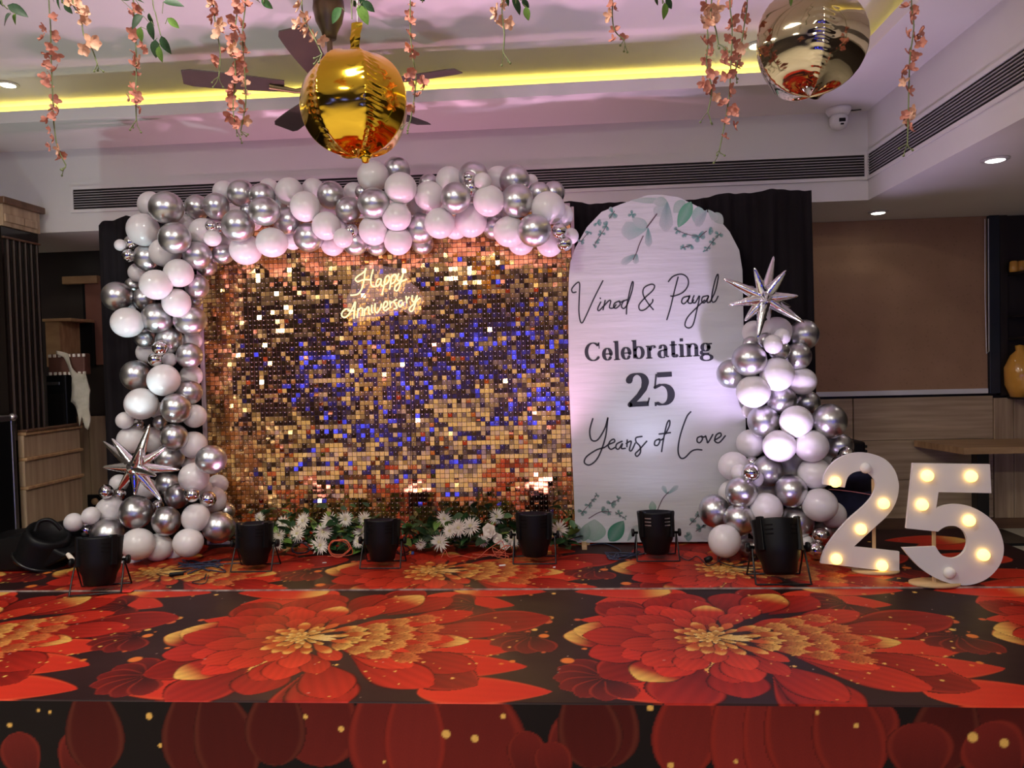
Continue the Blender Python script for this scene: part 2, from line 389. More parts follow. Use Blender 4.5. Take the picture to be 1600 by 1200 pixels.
# table
tl = at(1428,682,6.25); t0 = at(1504,703,5.75)
zt_ = 0.76
t = thing('side_table', (t0.x+.45,6.0,0), 'wooden topped table with a black leg against the wainscot', 'table')
A = at(1428,682,6.41); B = atz(1506,700,zt_)
pts = [(A.x,6.41,zt_-.05),(B.x,B.y,zt_-.05),(B.x+1.1,B.y+.03,zt_-.05),(B.x+1.1,6.41,zt_-.05)]
MB().poly(pts, (0,0,.05)).build('table_top', M['wood_table'], t, world=True, fix=True)
lg = at(1532,740,6.1)
MB().bbox((lg.x-.045,6.06,0.02), (lg.x+.045,6.15,zt_-.05), .004).build('leg', M['black_metal'], t, world=True)
MB().bbox((lg.x-.3,5.85,0), (lg.x+.3,6.34,0.02), .004).build('foot_plate', M['black_metal'], t, world=True)
# black case with a navy jacket on it, behind the number 2
q = at(1330,800,5.6)
t = thing('equipment_case', (q.x,5.6,0), 'tall black equipment case standing behind the marquee number 2', 'case')
cz = at(1330,688,5.6).z
MB().bbox((q.x-.14,5.5,0.02), (q.x+.075,5.75,cz), .02).build('case_body', M['black'], t, world=True)
MB().bbox((q.x-.145,5.495,cz-.16), (q.x+.085,5.755,cz-.13), .004).build('lid_band', M['black_metal'], t, world=True)
for k in range(3): MB().bbox((q.x+.075,5.53,cz-.12+.035*k), (q.x+.095,5.58,cz-.10+.035*k), .004).build('latch', M['black_metal'], t, world=True)
q = at(1327,800,5.3)
bag = MB()
for zc, rx, ry in ((.0,.13,.1),): pass
navy = noisy(mat('navy_cloth', rough=.85), (.008,.009,.03), (.016,.018,.06), 12, bump=.3, bscale=20)
bt = at(1333,752,5.3).z; bb_ = at(1333,835,5.3).z
t = thing('navy_bag', (q.x,5.3,0), 'navy cloth bag with a pink zip line standing behind the marquee number 2', 'bag')
prof = [(.0001,.0),(.115,.0),(.14,.04),(.15,.35),(.15,.62),(.13,.72),(.155,.78),(.15,bt-.06),(.10,bt),(.0001,bt+.01)]
MB().lathe(prof, 28, 0, Matrix.Diagonal((1,.7,1)), (q.x,5.3,0)).build('bag_body', navy, t, world=True)
MB().tube([(q.x-.148,5.27,bt-.05),(q.x-.09,5.20,bt-.045),(q.x,5.18,bt-.055),(q.x+.09,5.20,bt-.075),(q.x+.14,5.25,bt-.09)], .004, 6).build('zip', mat('pink_cord',(.7,.25,.3),.6), t, world=True)

# ------------------------------------------------------------------ back left
q = at(60,400,5.5)
t = thing('wall_cabinet', (q.x-.4,5.0,0), 'tall wooden cabinet with a dark slatted front at the left edge', 'cabinet')
XL = at(62,345,5.5).x
ztop = at(62,324,5.5).z; zm = at(62,366,5.5).z
MB().box((XL-.6,5.12,zm), (XL,5.5,ztop-.05)).build('cabinet_body', M['wood_v'], t, world=True)
MB().bbox((XL-.6,5.10,ztop-.05), (XL+.03,5.53,ztop), .006).build('cornice', M['wood_dark'], t, world=True)
for (y0,y1) in ((5.13,5.32),(5.33,5.46)):
    MB().bbox((XL-.002,y0,zm+.03), (XL+.012,y1,ztop-.12), .004).build('door', M['wood_v'], t, world=True)
MB().box((XL-.6,5.12,0.0), (XL-.02,5.5,zm)).build('dark_front', mat('glossy_dark', (.012,.008,.006), .12), t, world=True)  # plain dark glossy block below the wooden doors
for k in range(6):
    y = 5.16 + k*.06
    MB().bbox((XL-.02,y,1.02), (XL-.002,y+.010,zm-.09), .003).build('slat', mat('slat_brown' if k else 'slat_brown_0', (.06,.04,.03), .35), t, world=True)
MB().bbox((XL-.02,5.12,zm-.09), (XL+.002,5.5,zm-.075), .003).build('rail', M['wood_dark'], t, world=True)
# service counter
q0, q1 = at(22,700,5.0), at(88,700,5.35)
zc = at(85,668,5.35).z
t = thing('service_counter', (q1.x-.3,5.3,0), 'low wooden counter with two groove lines beside the flight case', 'counter')
x1 = XL+.05; x0 = XL+.004; y0, y1 = at(21,700,5.16).y, x1*0+F*-(XL+.05)/(880-88)
z_ = [0.02, at(85,758,5.3).z, at(85,714,5.3).z, zc-.03]
for k in range(3):
    MB().bbox((x0,y0,z_[k]+(.012 if k else 0)), (x1,y1,z_[k+1]-.012), .004).build('front_panel', M['wood_v'], t, world=True)
    MB().bbox((x0,y0,z_[k+1]-.012), (x1+.02,y1+.01,z_[k+1]+.012), .005).build('ledge', M['wood_table'], t, world=True)
MB().bbox((x0,y0,zc-.018), (x1+.03,y1+.015,zc), .004).build('counter_top', M['wood_dark'], t, world=True)
# flight case at the left edge, on the floor beside the stage
q = at(22,660,5.08)
t = thing('flight_case', (q.x-.3,4.8,0), 'black flight case with aluminium edges at the far left edge', 'case')
zf = at(12,650,5.0).z
MB().bbox((q.x-.6,4.45,0.0), (q.x-.008,5.08,zf-.010), .006).build('case_body', M['black'], t, world=True)
fr = MB()
fr.bbox((q.x-.03,4.44,zf-.04), (q.x,5.09,zf), .006); fr.bbox((q.x-.03,5.055,0.02), (q.x,5.09,zf-.03), .006); fr.bbox((q.x-.6,5.055,zf-.03), (q.x,5.09,zf), .006); fr.bbox((q.x-.03,4.44,0.02), (q.x,4.47,zf-.03), .006)
fr.build('edge_profile', M['alu'], t, world=True)
MB().ball((q.x-.010,5.08,zf-.015), .03, 14, 10).build('ball_corner', M['alu'], t, world=True)
# wood panel and dark clutter behind, right of the counter
t = thing('wainscot', (-3.9,YW-.02,0.08), 'wood panel seen between the black speaker and the drape', 'panelling')
pw0, pw1 = at(108,700,YW).x, at(175,700,YW).x; pz = at(140,650,YW).z
for (xa, xb) in ((pw0,pw0+.22),(pw0+.225,pw1)):
    MB().bbox((xa,YW-.04,0.02), (xb,YW-.006,pz), .003).build('upright_panel', M['wood_v'], t, world=True)
q = at(149,783,YW-.05)
t2 = thing('wall_socket', (q.x,YW-.04,q.z), 'dark wall socket low on the wood panel behind the balloons', 'socket')
MB().bbox((-.07,-.02,-.06),(.07,0,.06),.004).build('plate', M['black'], t2); MB().lathe([(.03,0),(.03,.02),(.0001,.022)],16,0,Matrix.Rotation(PI/2,3,'X'),(0.01,-.02,0)).build('knob', M['ply'], t2)
# pinkish door panel
q0, q1 = at(135,440,YW), at(160,570,YW)
t = thing('door_panel', (q0.x,YW-.02,q1.z), 'tall reddish brown panel between the dark shelf and the drape', 'panel')
MB().bbox((q0.x,YW-.03,q1.z), (q1.x+.2,YW,q0.z), .004).build('panel_face', mat('rose_brown', (.20,.075,.05), .6), t, world=True)
MB().bbox((q0.x-.02,YW-.035,q1.z-.01), (q0.x,YW,q0.z+.02), .004).build('edge', M['black'], t, world=True)
# wall shelf unit
q0, q1 = at(72,500,YW-.3), at(117,500,YW-.3); zs = at(95,498,YW-.3).z
t = thing('wall_shelf', ((q0.x+q1.x)/2,YW-.3,zs), 'small dark shelf unit with a pale board behind the draped speaker', 'shelf')
MB().bbox((q0.x,YW-.35,zs-.025), (q1.x,YW-.02,zs), .003).build('shelf_board', M['wood_table'], t, world=True)
MB().bbox((q0.x+.01,YW-.33,zs-.42), (q0.x+.14,YW-.02,zs-.025), .003).build('side_board', M['wood_table'], t, world=True)
MB().bbox((q0.x+.14,YW-.06,zs-.42), (q1.x,YW-.02,zs-.025), .003).build('back_board', M['black'], t, world=True)
# pelmet strip with copper glints
q0, q1 = at(80,438,YW-.2), at(135,425,YW-.2)
t = tag(MB().bbox((q0.x,YW-.06,q0.z-.02), (q1.x,YW,q0.z+.05), .004).build('pelmet', M['wood_table']), 'copper brown pelmet strip high on the dark back wall', 'pelmet')
# black speaker stack with patterned trunk and cloth
yq = 5.75; q0, q1 = at(76,700,yq), at(108,700,yq); zsp = at(98,586,yq).z
t = thing('speaker_cabinet', ((q0.x+q1.x)/2,yq,0), 'tall black speaker cabinet under the studded brown trunk', 'speaker')
MB().bbox((q0.x,yq,0.0), (q1.x,yq+.12,zsp), .012).build('speaker_body', M['black'], t, world=True)
MB().bbox((q0.x+.015,yq-.008,0.05), (q1.x-.015,yq,zsp-.15), .004).build('speaker_grille', M['black_matte'], t, world=True)
MB().bbox((q0.x+.02,yq-.014,zsp-.08), (q1.x-.05,yq-.004,zsp-.055), .003).build('nameplate', M['alu'], t, world=True)
b0, b1 = at(76,586,yq), at(135,552,yq)
t = thing('studded_trunk', ((b0.x+b1.x)/2,yq,zsp), 'brown trunk with pale studs on top of the black speaker', 'trunk')
MB().bbox((b0.x,yq,zsp), (b1.x-.02,yq+.08,b1.z), .008).build('trunk_body', noisy(mat('brown_leather', rough=.6), (.10,.04,.025), (.15,.06,.04), 10), t, world=True)
for k in range(8):
    x = b0.x+.02+k*(b1.x-b0.x-.04)/7
    for z in (zsp+.012, b1.z-.015): MB().bbox((x-.011,yq-.012,z-.013),(x+.011,yq+.002,z+.013),.004).build('stud', M['mum'], t, world=True)
# cloth hanging over the trunk
cl = [(90,548),(97,550),(104,553),(108,562),(114,575),(120,583),(128,585),(133,580),(137,592),(142,610),(140,628),(137,640),(139,655),(136,672),(133,668),(129,650),(126,667),(124,652),(121,640),(114,633),(109,628),(110,600),(113,590),(107,582),(103,570),(98,558),(90,553)]
P2 = [at(x,y,yq-.035) for x,y in cl]
o = MB().poly(P2, (0,.012,0)).build('draped_cloth', noisy(mat('cream_cloth', rough=.9), (.50,.47,.36), (.62,.58,.47), 10, bump=.5, bscale=14), fix=True)
bm_ = bmesh.new(); bm_.from_mesh(o.data); bmesh.ops.triangulate(bm_, faces=bm_.faces[:]); bmesh.ops.subdivide_edges(bm_, edges=bm_.edges[:], cuts=2, use_grid_fill=True)
for v in bm_.verts: v.co.y += .018*math.sin(v.co.x*55+v.co.z*6)
for f in bm_.faces: f.smooth = True
bm_.to_mesh(o.data); bm_.free()
tag(o, 'crumpled cream cloth hanging over the studded trunk', 'cloth')

# ------------------------------------------------------------------ pipe and drape
YD = 5.02
def drape(pa, pb, ya, yb, seed, label):
    """pleated cloth between two frame columns, top heights from the frame"""
    x0, x1 = at(pa,500,YD).x, at(pb,450,YD).x
    t = thing('black_drape', ((x0+x1)/2,YD,ZS0), label, 'drape', 'black drapes behind the stage set')
    nx, nz = max(60,int((x1-x0)*150)), 24
    tops = [at(pa+(pb-pa)*k/20, ya[0]+(yb[0]-ya[0])*k/20, YD).z for k in range(21)]
    V = []; Fc = []
    for j in range(nz+1):
        for i in range(nx+1):
            u = i/nx; x = x0+(x1-x0)*u; h = j/nz; g = u*20; k = min(19,int(g))
            ztp = tops[k]+(tops[k+1]-tops[k])*(g-k)+.018*math.sin(u*7+seed)+.008*math.sin(u*31)
            if seed == 1: ztp -= .05*max(0,1-u*5)
            amp = .010+.018*(1-h)
            y = YD+amp*math.sin(x*34+1.5*math.sin(x*5.3))+.008*math.sin(x*71)
            V.append((x+.025*(1-h)*(1 if (u > .5 and seed == 2) else -.2), y, ZS0+.008+(ztp-ZS0)*h))
    for j in range(nz):
        for i in range(nx):
            k = j*(nx+1)+i; Fc.append((k,k+1,k+nx+2,k+nx+1))
    o = MB().add(V,Fc,0,True).build('drape_cloth', M['drape'], t, world=True)
    sm = o.modifiers.new('thick','SOLIDIFY'); sm.thickness = .004
    MB().tube([(x0+.1,YD+.05,tops[0]-.12),(x1-.1,YD+.05,tops[-1]-.12)], .016, 10).build('crossbar', M['alu'], t, world=True)
    for xx in (x0+.12,x1-.12): MB().tube([(xx,YD+.06,ZS0+.008),(xx,YD+.06,tops[0]-.12)], .018, 10).build('upright_pole', M['alu'], t, world=True)
ZS0 = .30
drape(160,335,(346,),(330,),1,'black pleated drape behind the left leg of the balloon arch')
drape(872,1270,(322,),(300,),2,'wide black pleated drape behind the arch board and right column')
# ------------------------------------------------------------------ stage with printed floral carpet
ZS = 0.30
SX0, SX1, SY0, SYM, SY1 = -3.7, 2.71, 2.555, 3.86, 5.13
def smooth(a, b, x):
    t = np.clip((x-a)/(b-a), 0, 1); return t*t*(3-2*t)
class Paint:
    def __init__(s, X, Y):
        s.X = X; s.Y = Y; s.C = np.zeros(X.shape+(3,), np.float32)
    def win(s, x0, x1, y0, y1):
        xs = s.X[0]; ys = s.Y[:,0]
        i0, i1 = np.searchsorted(xs,[x0,x1]); j0, j1 = np.searchsorted(ys,[y0,y1])
        return slice(j0,j1), slice(i0,i1)
    def petal(s, cx, cy, a, Ln, Wd, c0, c1, tip=None, edge=.8, streak=.12, rim=None, start=.0, pw=.75):
        R = max(Ln, Wd)
        w = s.win(cx-R*1.05,cx+R*1.05,cy-R*1.05,cy+R*1.05)
        X = s.X[w]; Y = s.Y[w]
        if X.size == 0: return
        dx = X-cx; dy = Y-cy; ca, sa = math.cos(a), math.sin(a)
        u = (dx*ca+dy*sa)/Ln; v = (-dx*sa+dy*ca)/(Wd*.5)
        uu = np.clip(u,1e-4,1)
        prof = np.sin(PI*np.clip(uu,0,1)**1.5)**pw
        e = np.abs(v)/np.maximum(prof,1e-3)
        ins = (u>start)&(u<1)&(e<1)
        if not ins.any(): return
        c = np.array(c0)[None,None]*(1-uu[...,None]) + np.array(c1)[None,None]*uu[...,None]
        if tip is not None:
            k = (smooth(.62,.98,uu)*smooth(.1,.75,np.maximum(e,uu*.9)))[...,None]; c = c*(1-k)+np.array(tip)[None,None]*k
        c = c*(1-streak*(.5+.5*np.sin(v*16+u*5)))[...,None]
        d = np.maximum(e, smooth(.93,1.0,uu))
        if rim is not None:
            k = (smooth(.72,.88,d)*(1-smooth(.93,1.,d)))[...,None]*.7; c = c*(1-k)+np.array(rim)[None,None]*k
        c = c*(1-edge*smooth(.86,1.0,d))[...,None]
        s.C[w][ins] = c[ins]
    def dot(s, cx, cy, r, c, soft=.25):
        w = s.win(cx-r,cx+r,cy-r,cy+r); X = s.X[w]; Y = s.Y[w]
        if X.size == 0: return
        d = np.hypot(X-cx,Y-cy)/r; k = (1-smooth(1-soft,1,d))[...,None]
        s.C[w] = s.C[w]*(1-k)+np.array(c)[None,None]*k
RED, DRED, BRED, ORG, YEL, BLK = (.58,.022,.016), (.20,.008,.008), (.66,.034,.020), (.68,.17,.030), (.76,.44,.10), (.016,.006,.006)
def ground(P, seed):
    X, Y = P.X, P.Y
    n = .5+.5*np.sin(X*3.1+1.7*np.sin(Y*2.7+seed))*np.sin(Y*4.3+1.3*np.sin(X*2.2))
    P.C[:] = np.array(BLK)[None,None]*(1+1.2*n)[...,None]
def flower(P, cx, cy, seed, s=1.0, depth=1.0):
    """one printed blossom: rings of petals, feathery yellow tongues sweeping to +X"""
    g = random.Random(seed)
    def ring(r0, Ln, Wd, n, c0, c1, tip, ptip, stretch=.35, edge=.85, rim=None):
        ph = g.random()*6; order = list(range(n)); g.shuffle(order)
        for k in order:
            a = 2*PI*k/n+ph+g.uniform(-.10,.10); c_ = max(0,math.cos(a)); el = 1+stretch*c_**2; st = r0*(1+.9*c_)
            j = g.uniform(.8,1.2); sh = g.uniform(.72,1.12)
            P.petal(cx+s*st*math.cos(a), cy+s*st*math.sin(a), a, s*Ln*el*j, s*Wd*j, [q*sh for q in c0], [q*sh for q in c1], tip if g.random() < ptip else None, .92, .16, rim)
    ring(.30,.36,.27,9,(.10,.006,.005),(.34,.016,.010),YEL,.1,.4,.8,(.44,.03,.015))
    ring(.25,.34,.25,11,(.16,.008,.006),(.46,.022,.012),YEL,.2,.5)
    ring(.20,.31,.20,12,(.22,.010,.007),(.60,.032,.015),YEL,.22,.5)
    ring(.14,.25,.155,13,(.24,.012,.007),(.66,.042,.017),YEL,.15,.6)
    ring(.09,.19,.12,13,(.22,.012,.007),(.64,.05,.02),None,0,.7)
    # feathers
    for (rr, nn, Ln, k_) in ((.47,5,.15,.35),(.36,5,.14,.6),(.26,5,.13,.8),(.175,4,.11,1.0)):
        for q in range(nn):
            a = -.50+1.0*q/(nn-1)+g.uniform(-.04,.04); fx, fy = cx+s*rr*math.cos(a)*1.05, cy+s*rr*.95*math.sin(a)
            for w in (-3,3,-2,2,-1,1,0):
                b = a*.5+w*.17; l = Ln*s*(1-.09*abs(w))*g.uniform(.9,1.1)
                tipc = [YEL[i]*k_+RED[i]*(1-k_) for i in range(3)]
                P.petal(fx,fy,b,l,s*.030,(.30,.02,.008),[tipc[i]*.85 for i in range(3)],tipc,.75,.2,None,0,.6)
    ring(.06,.115,.055,15,(.30,.03,.008),(.64,.13,.028),YEL,.8,.5)
    ring(.036,.085,.036,15,(.34,.05,.01),(.68,.30,.06),YEL,1,.4)
    ring(.014,.062,.026,13,(.42,.13,.02),YEL,(.8,.58,.22),1,.4)
    ring(.0,.036,.018,9,(.5,.2,.04),YEL,(.8,.58,.22),1,.2)
    for k in range(10): P.petal(cx+s*.02,cy,g.uniform(-.35,.35),s*g.uniform(.08,.15),s*.022,(.6,.3,.06),(.82,.60,.24),None,.4)
    for k in range(80):
        a = g.uniform(-1.2,1.2); r = g.uniform(.2,.75); P.dot(cx+s*r*1.3*math.cos(a), cy+s*r*math.sin(a), s*g.uniform(.003,.009), YEL)
def filler(P, cx, cy, seed, s=1.0):
    """the big dark rounded petals and bubbles between two blossoms"""
    g = random.Random(seed)
    for (dx,dy,a,Ln,Wd) in ((-.10,.40,2.9,.50,.30),(.30,.42,.25,.50,.30),(.02,.16,3.2,.52,.27),(.22,.20,.05,.50,.26),(.0,-.10,3.3,.60,.27),(.28,-.08,-.15,.52,.27),(.0,-.33,3.2,.48,.25),(.20,-.36,.05,.55,.27),(.1,-.55,3.0,.5,.25),(.25,-.56,.1,.5,.25),(.2,.62,.1,.5,.25),(.05,.62,3.0,.5,.25)):
        P.petal(cx+dx*s,cy+dy*s,a+g.uniform(-.12,.12),Ln*s,Wd*s,(.50,.026,.013),(.62,.038,.016),(YEL if g.random()<.2 else None),.8,.05,(.62,.07,.025),0,.5)
    for k in range(3):
        for q in range(7):
            a = q/7*PI*1.1+2.2; P.petal(cx+(-.3+.3*k)*s,cy+(.42-.42*k)*s,a,.20*s,.13*s,BLK,(.16,.012,.01),None,.3,.05,(.34,.03,.016))
    for k in range(26):
        P.dot(cx+g.gauss(0,.28)*s,cy+g.gauss(0,.33)*s,s*abs(g.gauss(.010,.009))+.004,g.choice((ORG,(.55,.10,.03),YEL,(.6,.25,.05))))
def grid_object(name, X3, C, parent, m):
    ny, nx = X3.shape[:2]
    me = bpy.data.meshes.new(name)
    me.vertices.add(ny*nx); me.vertices.foreach_set('co', X3.reshape(-1).astype(np.float32))
    idx = np.arange(ny*nx).reshape(ny,nx)
    q = np.stack([idx[:-1,:-1],idx[:-1,1:],idx[1:,1:],idx[1:,:-1]],-1).reshape(-1,4)
    nf = len(q)
    me.loops.add(nf*4); me.loops.foreach_set('vertex_index', q.reshape(-1).astype(np.int32))
    me.polygons.add(nf); me.polygons.foreach_set('loop_start', np.arange(0,nf*4,4,dtype=np.int32)); me.polygons.foreach_set('loop_total', np.full(nf,4,np.int32))
    at_ = me.color_attributes.new('print','FLOAT_COLOR','POINT')
    at_.data.foreach_set('color', np.concatenate([C,np.ones((ny,nx,1))],-1).reshape(-1).astype(np.float32))
    me.materials.append(m); me.update(); me.validate()
    return link(name, me, parent)
def print_mat(name, rough, bump=.0):
    m = mat(name, rough=rough, spec=.12); N, L, b = nodes(m)
    a = N.new('ShaderNodeAttribute'); a.attribute_name = 'print'
    nz = N.new('ShaderNodeTexNoise'); nz.inputs['Scale'].default_value = 160; tc = N.new('ShaderNodeTexCoord')
    mx = N.new('ShaderNodeMixRGB'); mx.blend_type = 'MULTIPLY'; mx.inputs[0].default_value = .25
    L.new(tc.outputs['Object'], nz.inputs['Vector']); L.new(a.outputs['Color'], mx.inputs[1]); L.new(nz.outputs['Fac'], mx.inputs[2]); L.new(mx.outputs[0], b.inputs['Base Color'])
    n2 = N.new('ShaderNodeTexNoise'); n2.inputs['Scale'].default_value = 7; bp = N.new('ShaderNodeBump'); bp.inputs['Strength'].default_value = .15; bp.inputs['Distance'].default_value = .01
    L.new(tc.outputs['Object'], n2.inputs['Vector']); L.new(n2.outputs['Fac'], bp.inputs['Height']); L.new(bp.outputs[0], b.inputs['Normal'])
    return m
M['carpet'] = print_mat('floral_carpet', .5)
def specks(P, n, seed, x0, x1, y0, y1):
    g = random.Random(seed)
    for k in range(n): P.dot(g.uniform(x0,x1), g.uniform(y0,y1), g.uniform(.002,.005), (.6,.45,.38), .5)
stage = thing('stage', (0,SY0+.1,0), 'low stage covered with a red and black floral print carpet', 'stage')
MB().box((SX0+.01,SY0+.01,0), (SX1-.01,SY1-.01,ZS-.012)).build('platform', M['black'], stage, world=True)
off = stage.location
PER = 1.77
def sheet(name, y0, y1, z, step, cents, mids, seed):
    xs = np.arange(SX0, SX1+.001, step); ys = np.linspace(y0, y1, int((y1-y0)/step)+1)
    X, Y = np.meshgrid(xs, ys); P = Paint(X, Y); ground(P, seed)
    for i, (cx,cy) in enumerate(mids): filler(P, cx, cy, 11)
    for i, (cx,cy) in enumerate(cents): flower(P, cx, cy, 5)
    specks(P, 120, seed, SX0, SX1, y0, y1)
    X3 = np.stack([X-off.x, Y-off.y, np.full_like(X, z-off.z)], -1)
    if name == 'front_carpet':
        X3[0,:,2] -= .006
    return grid_object(name, X3, P.C, stage, M['carpet'])
ca = atz(468,1000,ZS); cb = atz(1112,992,ZS); yc = (ca.y+cb.y)/2
PER = cb.x-ca.x
cs = [(ca.x+PER*k, yc) for k in (-1,0,1,2)]
ms = [(ca.x+PER*(k+.5)+.12, yc+.02) for k in (-2,-1,0,1)]
sheet('front_carpet', SY0, SYM, ZS, .0055, cs, ms, 1)
r1 = atz(676,893,ZS); r2 = atz(1135,893,ZS); PR = r2.x-r1.x
sheet('rear_carpet', SYM-.01, SY1, ZS+.006, .0075, [(r1.x+PR*k, r1.y) for k in (-2,-1,0,1)], [(r1.x+PR*(k+.5)+.1, r1.y+.0) for k in (-3,-2,-1,0,1)], 2)
# whitish worn edge strip where the rear sheet ends
ed = MB()
g = random.Random(3); x = SX0
while x < SX1:
    x2 = min(SX1, x+g.uniform(.1,.3)); w = g.uniform(.004,.012)
    ed.box((x,SYM-.011-w*.4,ZS-.001), (x2,SYM-.008,ZS+.0075)); x = x2
ed.build('worn_edge', noisy(mat('worn_edge', rough=.7), (.16,.06,.05), (.46,.36,.31), 5, (3,1,1)), stage, world=True)
# front riser: same print, hanging vertically
xs = np.arange(SX0, SX1+.001, .0055); zs = np.linspace(0, ZS-.004, 56)
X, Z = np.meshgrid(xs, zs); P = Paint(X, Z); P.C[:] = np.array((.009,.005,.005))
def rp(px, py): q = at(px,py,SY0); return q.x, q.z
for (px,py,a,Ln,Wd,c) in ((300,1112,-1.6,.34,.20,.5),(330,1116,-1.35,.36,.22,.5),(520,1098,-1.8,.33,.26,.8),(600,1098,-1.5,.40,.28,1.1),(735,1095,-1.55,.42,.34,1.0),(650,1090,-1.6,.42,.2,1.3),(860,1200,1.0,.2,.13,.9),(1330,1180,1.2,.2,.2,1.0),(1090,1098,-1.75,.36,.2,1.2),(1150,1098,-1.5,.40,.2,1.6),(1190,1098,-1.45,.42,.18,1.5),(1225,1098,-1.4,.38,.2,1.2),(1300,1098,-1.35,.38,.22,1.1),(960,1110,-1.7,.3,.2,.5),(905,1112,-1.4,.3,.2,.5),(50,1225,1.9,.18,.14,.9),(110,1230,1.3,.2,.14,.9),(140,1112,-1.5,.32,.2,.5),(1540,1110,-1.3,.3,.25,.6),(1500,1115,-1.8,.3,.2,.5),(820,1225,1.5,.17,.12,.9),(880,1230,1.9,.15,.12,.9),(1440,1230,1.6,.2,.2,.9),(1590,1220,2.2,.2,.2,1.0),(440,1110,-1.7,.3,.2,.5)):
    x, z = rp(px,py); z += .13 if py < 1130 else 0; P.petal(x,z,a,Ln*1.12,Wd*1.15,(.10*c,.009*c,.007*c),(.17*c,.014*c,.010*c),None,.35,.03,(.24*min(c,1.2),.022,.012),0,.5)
for (px,py,r) in ((15,1133,5),(233,1119,6.5),(477,1120,4.5),(533,1139,5.5),(697,1147,8),(742,1154,7),(786,1119,5),(1016,1106,6),(1277,1113,4),(1338,1134,4.5),(1520,1152,9),(1569,1161,8),(60,1110,4),(78,1113,3.5),(250,1165,4),(1048,1196,6),(1150,1190,4),(600,1190,3)):
    x, z = rp(px,py); P.dot(x,z,r/F*SY0,(.75,.42,.10),.3)
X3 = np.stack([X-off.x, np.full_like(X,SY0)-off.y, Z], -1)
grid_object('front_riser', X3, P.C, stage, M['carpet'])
xs = np.linspace(SY0,SY1,40); X,Z = np.meshgrid(xs,np.linspace(0,ZS-.004,8)); 
grid_object('side_riser', np.stack([np.full_like(X,SX1)-off.x, X-off.y, Z],-1), np.tile(np.array((.05,.008,.007)),X.shape+(1,)), stage, M['carpet'])

# ------------------------------------------------------------------ sequin wall
YQ = 4.88
qa, qb = at(322,600,YQ), at(897,600,YQ)
zq0, zq1 = ZS+.03, at(600,335,YQ).z
sw = thing('sequin_wall', ((qa.x+qb.x)/2,YQ,ZS), 'gold shimmer sequin wall under the balloon arch', 'backdrop')
pitch = 0.0313
ncx = 8; nper = int(round((qb.x-qa.x)/pitch/ncx)); pitch = (qb.x-qa.x)/(ncx*nper)
nrow = int((zq1-zq0)/pitch); ncz = nrow//nper+1
for I in range(ncx):
    for J in range(ncz):
        x0 = qa.x+I*nper*pitch; z0 = zq0+J*nper*pitch
        rows = min(nper, nrow-J*nper)
        if rows <= 0: continue
        zt = z0+rows*pitch
        pn = MB().box((x0+.0008,YQ+.004,z0+.0008),(x0+nper*pitch-.0008,YQ+.012,zt-.0008)).build('grid_panel', M['sequin_grid'], sw, world=True)
        mb = MB(); pt = MB(); 
        ptx = rng.normal(0,.012); ptz = rng.normal(0,.012)
        for j in range(rows):
            runt = 0
            for i in range(nper):
                x = x0+(i+.5)*pitch; z = z0+(j+.5)*pitch; h = pitch*.455
                if rng.random() < .3 or i == 0: runt = rng.normal(0,.035)
                tx = runt + ptx + rng.normal(0,.018) + (rng.normal(0,.16) if rng.random() < .12 else 0) + (rng.normal(0,.5) if rng.random() < .05 else 0)
                tz = rng.normal(0,.028) + ptz + (rng.normal(0,.12) if rng.random() < .06 else 0); ro = rng.normal(0,.03)
                bias = max(0,1-(zq1-.12-z)/.30-abs(rng.normal(0,.35))) if z > zq1-.5 else 0
                if x < qa.x+.34 and rng.random() < 1-(x-qa.x)/.34: bias = max(bias,.8)
                if -1.47 < x < -1.17 and 1.1 < z < 2.05 and rng.random() < .45: bias = max(bias,.75)
                tx += .24*min(1,bias*1.4)
                c, s_ = math.cos(tx), math.sin(tx)
                # hangs from a pin at its top edge; tx swings it about X, tz about Z
                vs = []
                for (u,w) in ((-h,-h),(h,-h),(h,h),(-h,h)):
                    u, w = u*math.cos(ro)-w*math.sin(ro), u*math.sin(ro)+w*math.cos(ro)
                    vs.append((x+u*math.cos(tz), YQ-.003+w*s_+u*math.sin(tz), z+w*c))
                mb.add(vs, [(0,1,2,3)])
                if rng.random() < .85:
                    e = .0021; pt.add([(x-e,YQ-.0105,z+h*.72-e),(x+e,YQ-.0105,z+h*.72-e),(x+e,YQ-.0105,z+h*.72+e),(x-e,YQ-.0105,z+h*.72+e)],[(0,1,2,3)])
        o = mb.build('sequins', M['sequin'], pn, world=False); o.data.transform(Matrix.Translation(-sw.location)); o['kind'] = 'stuff'
        o = pt.build('pins', M['pin'], pn, world=False); o.data.transform(Matrix.Translation(-sw.location)); o['kind'] = 'stuff'
M['frame_mauve'] = mat('frame_paint', (.42,.34,.38), .5)
for (xx0,xx1) in ((qa.x-.032,qa.x-.003),(qb.x+.003,qb.x+.025)):
    MB().bbox((xx0,YQ-.01,ZS),(xx1,YQ+.03,zq1),.003).build('frame_upright', M['frame_mauve'], sw, world=True)
MB().bbox((qa.x,YQ-.008,ZS),(qb.x,YQ+.03,ZS+.025),.003).build('frame_rail', M['frame_mauve'], sw, world=True)
MB().bbox((qa.x,YQ-.008,zq1),(qb.x,YQ+.03,zq1+.025),.003).build('frame_rail', M['frame_mauve'], sw, world=True)

